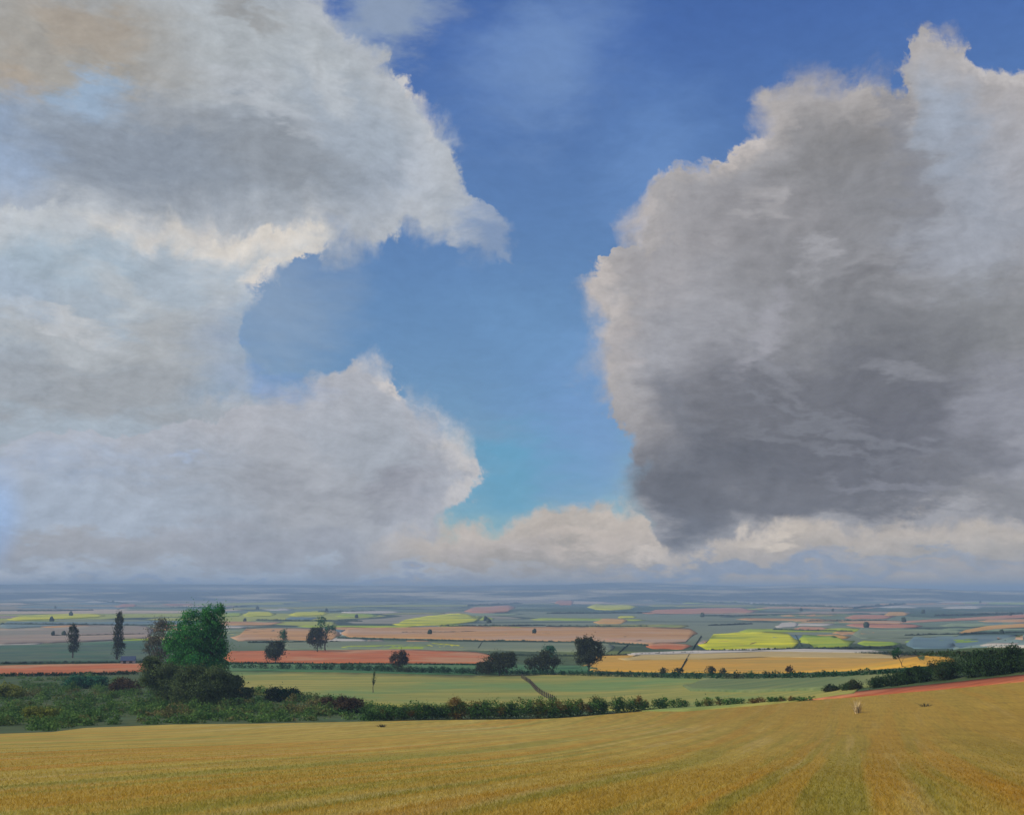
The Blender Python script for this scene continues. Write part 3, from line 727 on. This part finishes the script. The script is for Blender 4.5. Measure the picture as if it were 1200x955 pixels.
LM = {
 'bright': leaf_mat('bright_green_leaves', lin(42, 98, 50), lin(88, 160, 76), 2.4, .3, lin(48, 122, 76)),
 'olive': leaf_mat('olive_leaves', lin(68, 84, 54), lin(104, 120, 72), 1.6, .25, lin(80, 90, 58)),
 'greybrown': leaf_mat('grey_brown_twigs', lin(84, 82, 70), lin(118, 114, 94), 1.8, .2),
 'dark': leaf_mat('dark_leaves', lin(44, 50, 34), lin(74, 80, 50), 1.2, .15),
 'brown': leaf_mat('brown_leaves', lin(62, 50, 38), lin(98, 80, 58), 1.2, .15),
 'teal': leaf_mat('blue_green_leaves', lin(36, 84, 62), lin(70, 124, 92), 1.2, .2),
 'hedge': leaf_mat('hedge_leaves', lin(52, 80, 44), lin(90, 128, 60), 2.2, .22, lin(128, 100, 50)),
 'hedge2': leaf_mat('field_hedge_leaves', lin(30, 60, 42), lin(50, 92, 56), 6, .18, lin(62, 72, 44)),
 'wood': leaf_mat('dark_wood_leaves', lin(36, 54, 34), lin(60, 84, 48), 3.0, .15, lin(66, 68, 44)),
 'scrub': leaf_mat('scrub_leaves', lin(66, 100, 52), lin(108, 138, 70), 3.2, .25, lin(118, 112, 68)),
 'yellowgreen': leaf_mat('yellow_green_leaves', lin(108, 116, 52), lin(142, 146, 64), 1.0, .2),
 'far': leaf_mat('far_hedge_leaves', lin(46, 60, 48), lin(62, 76, 56), 20, .1),
}
def mpp(p): return p.y / F                      # metres covered by one pixel at that distance
def tree(name, label, cat, base, blobs, leaf, dens=1.0, group=None, lean=0.0, seed=None, leafpx=1.5, gap=.35, limbs=5, trunk_r=None):
    """blobs: crown lobes as (x, y, rx, ry) in image units round the tree, turned into metres at the tree's distance"""
    seed = seed if seed is not None else int(base[0] * 7 + base[1]); rnd = random.Random(seed)
    p = hit(*base); k = mpp(p)
    t = thing(name, p, label, cat, group)
    L = []
    top = 0
    for (x, y, rx, ry) in blobs:
        cz = (base[1] - y) * k; R = rx * k
        L.append(((x - base[0]) * k, rnd.uniform(-.35, .35) * R, cz, R, R * rnd.uniform(.85, 1.1), ry * k)); top = max(top, cz + ry * k)
        for _ in range(5):                          # smaller lobes break the outline
            a = rnd.uniform(0, 6.28); e = rnd.uniform(-.6, 1.2); f = rnd.uniform(.3, .5)
            L.append(((x - base[0]) * k + math.cos(a) * math.cos(e) * R * .75, math.sin(a) * math.cos(e) * R * .75, cz + math.sin(e) * ry * k * .75, R * f, R * f, ry * k * f))
    area = sum(math.pi * b[2] * b[3] for b in blobs)
    n = int(min(60000, max(400, area * 10 * dens)))
    V, Q = leaf_cloud(L, n, max(leafpx * k, .12), seed, gap=gap)
    ok = V.reshape(-1, 4, 3)[:, :, 2].min(1) > -.1
    V = V.reshape(-1, 4, 3)[ok].reshape(-1, 3); Q = np.arange(len(V)).reshape(-1, 4)
    mesh_np('crown', V, Q, LM[leaf], t)
    tv, tq = trunk_mesh(top * .8, trunk_r or max(.08, top * .022), rnd, limbs, lean)
    mesh_np('trunk', tv, tq, M_bark, t, smooth=True)
    return t

# the big tree and its companions on the left
tree('broadleaf_tree', 'biggest tree, tall with a bright green crown, standing in the scrub on the left', 'tree', (232, 822),
     [(228, 744, 27, 24), (246, 727, 14, 16), (212, 753, 19, 20), (250, 752, 13, 26), (226, 772, 34, 20), (247, 785, 18, 22), (206, 782, 15, 14)], 'bright', 1.25, trunk_r=.5, limbs=7)
tree('grey_tree', 'hazy grey-brown half bare tree just left of the big bright green tree', 'tree', (184, 802),
     [(186, 742, 16, 16), (182, 760, 15, 14), (188, 776, 18, 12)], 'greybrown', .55, leafpx=1.2, gap=.9, limbs=8)
tree('olive_bush', 'dark olive bush at the left foot of the big bright green tree', 'bush', (196, 826), [(188, 796, 24, 16), (206, 806, 26, 16), (176, 784, 14, 12)], 'olive', .9)
tree('olive_bush', 'dark olive bush in front of the trunk of the big bright green tree', 'bush', (236, 830), [(232, 808, 30, 18), (250, 800, 20, 18), (222, 796, 18, 16)], 'olive', .9)
tree('olive_bush', 'low dark bush at the right foot of the big bright green tree', 'bush', (272, 822), [(268, 806, 16, 14), (280, 813, 16, 8)], 'olive', .9)
# slim trees far left
tree('slim_tree', 'shorter of the two slim dark trees left of the big green tree', 'tree', (85, 771), [(84, 745, 6, 10), (86, 757, 6, 9), (83, 737, 4, 5)], 'dark', .9, leafpx=1.2, gap=.6)
tree('slim_tree', 'taller of the two slim dark trees, column shaped beside the small shed', 'tree', (137, 773), [(137, 727, 4.5, 9), (137, 744, 6, 13), (138, 760, 7, 11)], 'dark', .9, leafpx=1.2, gap=.6)
# single trees across the middle
tree('round_tree', 'round dark tree at the left end of the red ploughed field', 'tree', (323, 777), [(323, 762, 11, 10), (319, 767, 10, 7)], 'dark', 1.1, leafpx=1.3)
tree('round_tree', 'blue-green tree rising just behind the round dark tree by the red field', 'tree', (331, 768), [(331, 747, 6, 8)], 'teal', .6, leafpx=1.2, gap=.8)
tree('round_tree', 'round dark tree standing alone above the red ploughed field', 'tree', (372, 764), [(372, 749, 11, 11), (369, 743, 8, 7)], 'dark', 1.1, leafpx=1.3)
tree('round_tree', 'pale blue-green tree behind the lone round dark tree above the red field', 'tree', (381, 762), [(376, 730, 6, 7), (386, 738, 8, 6)], 'teal', .5, leafpx=1.2, gap=.9)
tree('brown_bush', 'round brown bush in front of the red ploughed field', 'bush', (467, 787), [(467, 773, 10, 10), (472, 769, 6, 6)], 'brown', .9, leafpx=1.3)
tree('dark_bush', 'wide low dark bush, leftmost of the three by the field fence', 'bush', (585, 792), [(583, 778, 17, 11), (595, 775, 11, 10), (570, 782, 12, 7)], 'dark', 1.2, leafpx=1.3)
tree('dark_bush', 'dark bush with a blue-green top, middle of the three by the field fence', 'bush', (636, 790), [(640, 776, 15, 11), (626, 778, 11, 8)], 'dark', 1.2, leafpx=1.3)
tree('teal_bush', 'small blue-green bush showing above the middle dark bush', 'bush', (644, 784), [(643, 764, 9, 7)], 'teal', .8, leafpx=1.3)
tree('round_tree', 'tall dark square-topped tree at the left end of the wheat field', 'tree', (690, 789), [(690, 760, 13, 12), (688, 771, 14, 10), (698, 764, 11, 11), (682, 756, 7, 8)], 'dark', 1.1, leafpx=1.3, gap=.5)
tree('leaning_tree', 'small thin tree leaning left at the right end of the wheat field', 'tree', (1058, 782), [(1052, 764, 6, 4), (1050, 769, 4, 4)], 'hedge2', .5, leafpx=1.3, lean=-.3, gap=.7)
tree('sapling', 'bare thin sapling standing alone in the pale pasture', 'tree', (437, 812), [(438, 797, 1.6, 7), (438, 791, 1.5, 4)], 'olive', .6, leafpx=1.1, lean=.03, limbs=3, gap=.8)
for i, (x, y, w, h, l, lf) in enumerate([
        (778, 791, 5, 4, 'small dark bush, leftmost of the bushes in the hedge below the wheat field', 'dark'), (795, 791, 6, 4, 'wider low dark bush in the hedge at the foot of the long slanting hedge', 'dark'),
        (832, 791, 6, 5, 'rounded dark bush standing up from the hedge under the middle of the wheat field', 'dark'), (847, 791, 4, 4, 'small dark bush just right of the rounded one in the wheat field hedge', 'dark'),
        (926, 791, 5, 5, 'thin twiggy bush on the hedge under the right part of the wheat field', 'brown')]):
    tree('hedge_bush', l, 'bush', (x, y), [(x, y - h * 1.1, w, h)], lf, 1.0, leafpx=1.2, limbs=3, gap=.6)
for x, y, w, h, l, lf in [
        (48, 845, 22, 9, 'yellow-green bush on the far left edge of the golden field', 'yellowgreen'), (12, 818, 18, 9, 'pale yellow-green bush high on the bank at the far left', 'yellowgreen'),
        (148, 812, 20, 9, 'dark brown bush on the bank below the red strip of field', 'brown'), (410, 836, 20, 10, 'brown bush where the scrub bank narrows into the hedge', 'brown'),
        (385, 834, 9, 9, 'ochre coloured small bush left of the brown bush on the bank', 'brown'), (330, 822, 22, 9, 'green bush on the bank right of the olive bushes', 'hedge2'),
        (100, 806, 26, 8, 'blue-green bush spread along the top of the bank on the left', 'teal')]:
    tree('shrub', l, 'bush', (x, y), [(x - w * .35, y - h * .9, w * .6, h), (x + w * .35, y - h * .8, w * .6, h * .85)], lf, 1.0, limbs=3)

# scrub on the bank: nobody could count it
def scrub():
    g = random.Random(5); L = []; cen = []
    top = [(-260, 796), (0, 793), (150, 794), (220, 806), (300, 808), (400, 822), (450, 834)]
    for i in range(820):
        x = g.uniform(-240, 455); y0, y1 = ip(top, x), ip(EDGE, x) - 1.5
        if y1 <= y0: continue
        y = y0 + (y1 - y0) * g.random() ** .9
        p = hit(x, y); r = g.uniform(.5, 1.5) * (.7 if y > y1 - 6 else 1)
        L.append((p.x, p.y, p.z + r * .35, r * g.uniform(1, 1.8), r * 1.2, r * g.uniform(.55, .95)))
        if g.random() < .2: L.append((p.x + r * .5, p.y, p.z + r * 1.0, r * .5, r * .5, r * .6))
    V, Q = leaf_cloud(L, 240000, .27, 55, gap=.1)
    o = mesh_np('scrub', V, Q, LM['scrub'])
    tag(o, 'dense green and brown scrub covering the bank beyond the golden field', 'scrub', kind='stuff')
scrub()

def ridge(name, label, pts, group, seed, wide):
    """a far hedge: one unbroken lumpy band of leaf, a few metres high"""
    x0, x1 = pts[0][0], pts[-1][0]; ln = max(abs(x1 - x0), 3 * abs(pts[-1][1] - pts[0][1])); n = max(16, int(ln * 1.1))
    xs = []; o0 = hit(pts[0][0], pts[0][1]); ring = 9
    for i in range(n + 1):
        s = i / n * (len(pts) - 1); a = min(int(s), len(pts) - 2); t = s - a
        x, y, h = (pts[a][q] * (1 - t) + pts[a + 1][q] * t for q in range(3))
        p = hit(x, y); xs.append((p - o0, h * mpp(p)))
    V = []
    for i, (p, H) in enumerate(xs):
        d = xs[min(i + 1, n)][0] - xs[max(i - 1, 0)][0]; d = Vector((d.x, d.y, 0)).normalized(); s_ = Vector((-d.y, d.x, 0))
        e = min(1, .35 + min(i, n - i) * .3)
        for j in range(ring):
            a = math.pi * j / (ring - 1)
            k = e * (.72 + .75 * mnoise.noise((i * .9, j * .8, seed * 3.1)) + .5 * mnoise.noise((i * .23, j * .3, seed * 7.7)))
            k = max(k, .3)
            V.append(p + s_ * math.cos(a) * H * wide * .8 * k + Vector((0, 0, math.sin(a) * H * 1.25 * k - (.3 if j in (0, ring - 1) else 0))))
    Q = [(i * ring + j, i * ring + j + 1, (i + 1) * ring + j + 1, (i + 1) * ring + j) for i in range(n) for j in range(ring - 1)]
    o = mesh_np(name, np.array([tuple(v) for v in V]), Q, LM['far'], loc=o0, smooth=False)
    return tag(o, label, cat='hedge', group=group)
def hedge(name, label, pts, leaf, group=None, n=None, leafpx=1.4, seed=1, wide=.9, cat='hedge', broken=.0, slant=False):
    """pts: foot of the hedge (x, y) and its height, as seen; sampled densely and set on the land"""
    g = random.Random(seed); L = []; x0, x1 = pts[0][0], pts[-1][0]
    ln = max(abs(x1 - x0), abs(pts[-1][1] - pts[0][1])); hm = max(p[2] for p in pts); hq = sum(p[2] for p in pts) / len(pts)
    if leaf == 'far': return ridge(name, label, pts, group, seed, wide)
    steps = max(6, int(ln / (min(hm * .38, hq * .45))))
    o0 = hit(pts[0][0], pts[0][1]); k0 = mpp(o0); o1 = hit(pts[-1][0], pts[-1][1]); spc = (o1 - o0).length / steps; deep = slant
    for i in range(steps + 1):
        s = i / steps * (len(pts) - 1); a = min(int(s), len(pts) - 2); t = s - a
        x, y, h = (pts[a][q] * (1 - t) + pts[a + 1][q] * t for q in range(3))
        if g.random() < broken: continue
        p = hit(x + g.uniform(-.3, .3) * hm, y); k = mpp(p); H = h * k * g.uniform(.75, 1.15)
        L.append((p.x - o0.x, p.y - o0.y, p.z - o0.z + H * .48, *((H * wide * .7, max(H * wide * .7, spc * 1.0)) if deep else (max(H * wide * g.uniform(.5, .8), spc * g.uniform(.8, 1.1)), H * wide * .7)), H * .52))
        if g.random() < .5:
            L.append((p.x - o0.x + g.uniform(-.5, .5) * H, p.y - o0.y, p.z - o0.z + H * .85, H * .28, H * .28, H * .25))
    n = n or int(min(90000, max(150, ln * hm * 5)))
    k1 = mpp(hit(pts[-1][0], pts[-1][1]))
    V, Q = leaf_cloud(L, n, leafpx * (k0 + k1) / 2, seed, gap=.2)
    o = mesh_np(name, V, Q, LM[leaf], loc=o0)
    return tag(o, label, cat, group)
hedge('hedgerow', 'long green and brown hedge along the far edge of the golden field', [(432, 844.5, 15), (500, 842.5, 19), (560, 842, 20), (640, 841, 20), (700, 836.5, 17), (760, 831.5, 13), (850, 826.5, 8), (905, 823, 6), (950, 820, 4)], 'hedge', n=70000, seed=3, wide=.85)
hedge('hedgerow', 'dark green hedge between the pale pasture and the red and wheat fields', [(268, 783, 6), (400, 785, 7), (480, 788, 7), (560, 790, 7), (650, 791, 6), (760, 794, 7), (860, 797, 9), (960, 796, 9), (1060, 791, 8), (1130, 786, 8)], 'hedge2', n=30000, seed=4, wide=1.0)
hedge('wood_belt', 'dark belt of trees climbing the rise at the right beyond the red margin', [(965, 811, 6), (1000, 808, 9), (1060, 802, 15), (1100, 797, 19), (1150, 792, 27), (1200, 787, 30), (1330, 776, 32)], 'wood', n=80000, seed=6, wide=.8, cat='trees')
hedge('hedgerow', 'dark hedge running above the right end of the wheat field', [(1008, 766, 3), (1050, 767.5, 5), (1090, 768, 5), (1135, 770, 7), (1200, 770, 9)], 'wood', n=5000, seed=8)
hedge('hedgerow', 'slanting hedge from the left corner of the yellow rapeseed field down across the wheat field', [(822, 745, 1.0), (811, 762, 1.3), (804, 774, 1.6), (796, 788, 1.9)], 'far', seed=9, wide=.7)
hedge('hedgerow', 'short slanting hedge at the right end of the yellow rapeseed field', [(932, 744, 1), (940, 758, 1.3)], 'far', n=900, seed=10, slant=True, wide=.6)
hedge('hedgerow', 'short slanting hedge in the grey-green field left of the red strip', [(738, 754, .9), (724, 766, 1.2)], 'far', n=900, seed=21, slant=True, wide=.6)
hedge('hedgerow', 'short slanting hedge between the small yellow field and the dark bushes', [(566, 751, .8), (560, 760, 1)], 'far', n=700, seed=22, slant=True, wide=.6)
hedge('hedgerow', 'hedge along the near side of the yellow rapeseed field', [(816, 763.5, 2.4), (880, 763.5, 2.6), (950, 761, 2.4), (1060, 759.5, 2.4)], 'far', n=2600, seed=23)
hedge('hedgerow', 'hedge along the near edge of the long pink fallow field', [(395, 748, 1.8), (480, 750.5, 1.6), (560, 751.5, 1.8), (700, 753.5, 2), (760, 757, 2)], 'far', n=2600, seed=24)
hedge('hedgerow', 'hedge along the near side of the red ploughed field', [(270, 777.5, 2.4), (360, 778.5, 2.2), (480, 779, 2.4), (585, 780, 2.6)], 'hedge2', n=3000, seed=25)
hedge('hedgerow', 'hedge along the near side of the red strip at the far left', [(-60, 793, 4), (60, 792, 4), (160, 790, 4)], 'hedge2', n=5000, seed=26)
far = [(110, 704, 152, 708, 1.6), (0, 731.5, 180, 733, 1.8), (548, 710, 612, 707, 1.5), (640, 719, 765, 718, 1.5), (515, 734, 640, 733, 1.6), (640, 734, 760, 734, 1.4), (752, 704, 880, 708, 2),
       (880, 709, 1000, 712, 2.2), (1000, 713, 1062, 708, 2.2), (830, 733, 882, 731, 1.6), (1095, 722, 1200, 719, 2), (372, 717, 440, 716, 1.4), (300, 727, 425, 728, 1.6), (600, 768, 700, 769, 2),
       (690, 769, 830, 765, 1.8), (0, 778, 170, 776, 2), (200, 712, 290, 711, 1.3), (20, 716, 110, 715, 1.3), (440, 705, 540, 703, 1.2), (620, 699, 700, 698, 1.1), (905, 738, 1000, 740, 1.6),
       (1060, 745, 1200, 741, 1.8), (1120, 704, 1200, 703, 1.2), (820, 722, 900, 721, 1.3), (945, 728, 1040, 727, 1.3), (470, 741, 560, 740, .8), (290, 753, 400, 752, 1.6), (60, 745, 170, 743, 1.2)]
for i, (a, b, c, d, h) in enumerate(far):
    hedge('distant_hedgerow', 'thin dark hedge line crossing the hazy plain far beyond the wheat field', [(a, b, h), ((a + c) / 2, (b + d) / 2 + .3, h), (c, d, h * .8)], 'far', group='far hedges crossing the plain', n=int(abs(c - a) * 9), seed=40 + i)
g = random.Random(17)
for i in range(26):
    x = g.uniform(0, 1200); y = g.choice([708, 714, 719, 724, 730, 737, 744]) + g.uniform(-2, 2)
    h = (y - 690) * g.uniform(.03, .06) + .55
    p = hit(x, y); k = mpp(p)
    rr = h * k; V = []; Q = []; nu, nv = 12, 9
    for u in range(nv + 1):
        for v in range(nu):
            a = math.pi * u / nv; b_ = 2 * math.pi * v / nu
            d = Vector((math.sin(a) * math.cos(b_), math.sin(a) * math.sin(b_), math.cos(a)))
            q = 1 + .55 * mnoise.noise(d * 1.9 + Vector((i * 3.3, 0, 0)))
            if u > nv * .72: q *= .45 if u < nv else .3
            V.append((d.x * rr * .9 * q, d.y * rr * .9 * q, rr * (1.15 + d.z * 1.25 * q)))
    Q = [(u * nu + v, (u + 1) * nu + v, (u + 1) * nu + (v + 1) % nu, u * nu + (v + 1) % nu) for u in range(nv) for v in range(nu)]
    o = mesh_np('distant_tree', V, Q, LM['far'], loc=p)
    tag(o, 'tiny dark tree far out on the hazy plain', 'tree', 'small trees scattered over the far plain')

# ------------------------------------------------------------------ built things
def box(bm, c, s, rz=0.0, bev=0.0):
    import bmesh
    from mathutils import Matrix
    r = bmesh.ops.create_cube(bm, size=1, matrix=Matrix.Translation(c) @ Matrix.Rotation(rz, 4, 'Z') @ Matrix.Diagonal((*s, 1)))
    if bev:
        es = list({e for v in r['verts'] for e in v.link_edges}); bmesh.ops.bevel(bm, geom=es, offset=bev, segments=1, affect='EDGES')
def obj_bm(name, fn, mat, parent=None, loc=(0, 0, 0)):
    import bmesh
    bm = bmesh.new(); fn(bm); me = bpy.data.meshes.new(name); bm.to_mesh(me); bm.free(); me.materials.append(mat)
    o = bpy.data.objects.new(name, me); o.location = loc; return link(o, parent)
M_wood = plain_mat('weathered_wood', lin(96, 88, 74), lin(66, 58, 48), 6)
M_roof = plain_mat('blue_slate', lin(74, 88, 112), lin(60, 72, 94), 5, .6)
M_wall = plain_mat('whitewashed_boards', lin(196, 192, 182), lin(170, 166, 156), 3)
M_door = plain_mat('dark_door', lin(48, 50, 54), lin(36, 38, 42), 3)

def shed():
    p = hit(150, 777.5)
    t = thing('shed', p, 'small white shed with a blue roof beside the taller slim dark tree', 'shed', rz=.25)
    w, d, h, rh = 5.4, 4.0, 1.4, 1.5
    def walls(bm):
        v = [bm.verts.new(c) for c in ((-w / 2, -d / 2, -1), (w / 2, -d / 2, -1), (w / 2, d / 2, -1), (-w / 2, d / 2, -1), (-w / 2, -d / 2, h), (w / 2, -d / 2, h), (w / 2, d / 2, h), (-w / 2, d / 2, h), (-w / 2, 0, h + rh), (w / 2, 0, h + rh))]
        for f in ((0, 1, 5, 4), (2, 3, 7, 6), (1, 2, 6, 9, 5), (3, 0, 4, 8, 7), (4, 5, 9, 8), (6, 7, 8, 9)): bm.faces.new([v[i] for i in f])
    obj_bm('wall', walls, M_wall, t)
    def roof(bm):
        for sgn in (-1, 1):
            a = math.atan2(rh, d / 2); L = math.hypot(rh, d / 2) + .35
            y0, z0 = 0, h + rh + .04; y1, z1 = sgn * L * math.cos(a), h + rh + .04 - L * math.sin(a)
            v = []
            for dz in (0, .12):
                for x in (-w / 2 - .25, w / 2 + .25): v += [bm.verts.new((x, y0, z0 + dz)), bm.verts.new((x, y1, z1 + dz))]
            for f in ((0, 1, 3, 2), (4, 6, 7, 5), (1, 5, 7, 3), (0, 4, 5, 1), (2, 3, 7, 6)): bm.faces.new([v[i] for i in f])
    obj_bm('roof', roof, M_roof, t)
    d_ = obj_bm('door', lambda bm: box(bm, (-1.2, -d / 2 - .04, .45), (1.1, .06, 1.9)), M_door, t)
    obj_bm('handle', lambda bm: box(bm, (-.8, -d / 2 - .09, .45), (.05, .05, .2)), M_wood, d_)
    obj_bm('window', lambda bm: box(bm, (1.2, -d / 2 - .03, .75), (1.2, .05, .7)), M_door, t)
shed()

def fence(a, b, label, n):
    """post and two rails, on the land from a to b"""
    p0, p1 = hit(*a), hit(*b)
    t = thing('field_fence', p0, label, 'fence')
    pts = []
    for i in range(n + 1):
        s = i / n; x = p0.x + (p1.x - p0.x) * s + .5 * math.sin(s * 7); y = p0.y + (p1.y - p0.y) * s
        pts.append(Vector((x, y, float(land(x, y)))) - p0)
    post = None
    for i, q in enumerate(pts):
        if post is None: post = obj_bm('post', lambda bm: box(bm, (0, 0, .55), (.2, .2, 1.7), bev=.03), M_wood, t, q)
        else:
            c = post.copy(); link(c, t); c.location = q; c.rotation_euler = (random.uniform(-.06, .06), random.uniform(-.06, .06), random.uniform(0, 1))
    for z in (.5, 1.15):
        V, Q = [], []
        v, q = tube([tuple(p + Vector((0, 0, z))) for p in pts], [.07] * len(pts), 4)
        mesh_np('rail', np.array([tuple(i) for i in v]), np.array(q), M_wood, t)
fence((611, 795), (648, 823), 'slanting post and rail fence across the pale pasture below the dark bushes', 30)

def tuft(x, y, h, w, label, mat, n, name='grass_tuft', cat='grass tuft'):
    p = hit(x, y); k = mpp(p); g = np.random.default_rng(int(x)); H = h * k; W = w * k / 2
    V = []; Q = []
    for i in range(n):
        a = g.random() * 6.28; r = W * g.random() ** .6; b = Vector((math.cos(a) * r, math.sin(a) * r, -.03))
        tip = b * (1.6 + g.random()) + Vector((g.normal() * .1 * H, g.normal() * .1 * H, H * (.5 + .5 * g.random())))
        s = Vector((math.cos(a + 1.5), math.sin(a + 1.5), 0)) * k * .3
        m = (b + tip) / 2 + Vector((0, 0, .12 * H)); o = len(V)
        V += [tuple(b - s), tuple(b + s), tuple(m + s * .8), tuple(tip), tuple(m - s * .8)]
        Q += [(o, o + 1, o + 2, o + 4), (o + 4, o + 2, o + 3, o + 3)]
    q4 = [f for f in Q if len(set(f)) == 4]
    tri = [f[:3] for f in Q if len(set(f)) == 3]
    me = bpy.data.meshes.new(name); me.from_pydata(V, [], q4 + tri); me.materials.append(mat)
    o = bpy.data.objects.new(name, me); o.location = p + Vector((0, 0, .04)); link(o)
    return tag(o, label, cat)
M_straw = plain_mat('dry_straw', lin(226, 206, 158), lin(196, 168, 112), 8)
M_weed = plain_mat('dark_weed', lin(70, 66, 42), lin(48, 44, 30), 8)
tuft(1005, 836, 17, 7, 'pale dry tuft of straw standing near the far right edge of the golden field', M_straw, 90)
tuft(447, 852, 4, 10, 'small dark clump of weed at the edge of the golden field below the hedge', M_weed, 60)
tuft(1085, 828, 5, 11, 'small brown clump of weed on the golden field right of the pale straw tuft', M_weed, 50)

# cut stalks close to us: nobody could count them
def stubble():
    g = np.random.default_rng(3); n = 240000
    r = 12 * (95 / 12) ** (g.random(n) ** .9); a = np.radians(-31 + 62 * g.random(n))
    x, y = r * np.sin(a), r * np.cos(a)
    th = math.radians(17); u = x * math.cos(th) - y * math.sin(th); v = x * math.sin(th) + y * math.cos(th)
    u = np.round(u / .28) * .28 + g.normal(size=n) * .075                # drilled rows
    x = u * math.cos(th) + v * math.sin(th); y = -u * math.sin(th) + v * math.cos(th)
    z = land(x, y) + .04
    h = (.04 + .06 * g.random(n)) * np.clip(1.25 - r / 90, .3, 1); w = .004 + r * .00016
    t = g.random(n) * 3.14; dx, dy = np.cos(t) * w, np.sin(t) * w
    lx, ly = g.normal(size=n) * .05, g.normal(size=n) * .05
    V = np.stack([np.stack([x - dx, y - dy, z], 1), np.stack([x + dx, y + dy, z], 1), np.stack([x + lx + dx * .6, y + ly + dy * .6, z + h], 1), np.stack([x + lx - dx * .6, y + ly - dy * .6, z + h], 1)], 1).reshape(-1, 3)
    m, T = mat_new('stubble_stalks')
    gg = T.n('ShaderNodeNewGeometry'); P = gg.outputs['Position']
    v = T.rng(gg.outputs['Random Per Island'], 0, 1, .9, 1.5, False)
    vc = T.n('ShaderNodeCombineColor')
    for i in range(3): T.put(vc.inputs[i], v)
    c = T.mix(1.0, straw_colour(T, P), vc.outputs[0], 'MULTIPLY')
    d = T.n('ShaderNodeBsdfDiffuse'); T.put(d.inputs[0], c); tr = T.n('ShaderNodeBsdfTranslucent'); T.put(tr.inputs[0], c)
    mx = T.n('ShaderNodeMixShader'); mx.inputs[0].default_value = .5; T.put(mx.inputs[1], d.outputs[0]); T.put(mx.inputs[2], tr.outputs[0]); finish(T, mx.outputs[0])
    o = mesh_np('stubble', V, np.arange(n * 4).reshape(-1, 4), m)
    tag(o, 'short golden cut stalks in rows over the near part of the field', 'stubble', kind='stuff')
stubble()
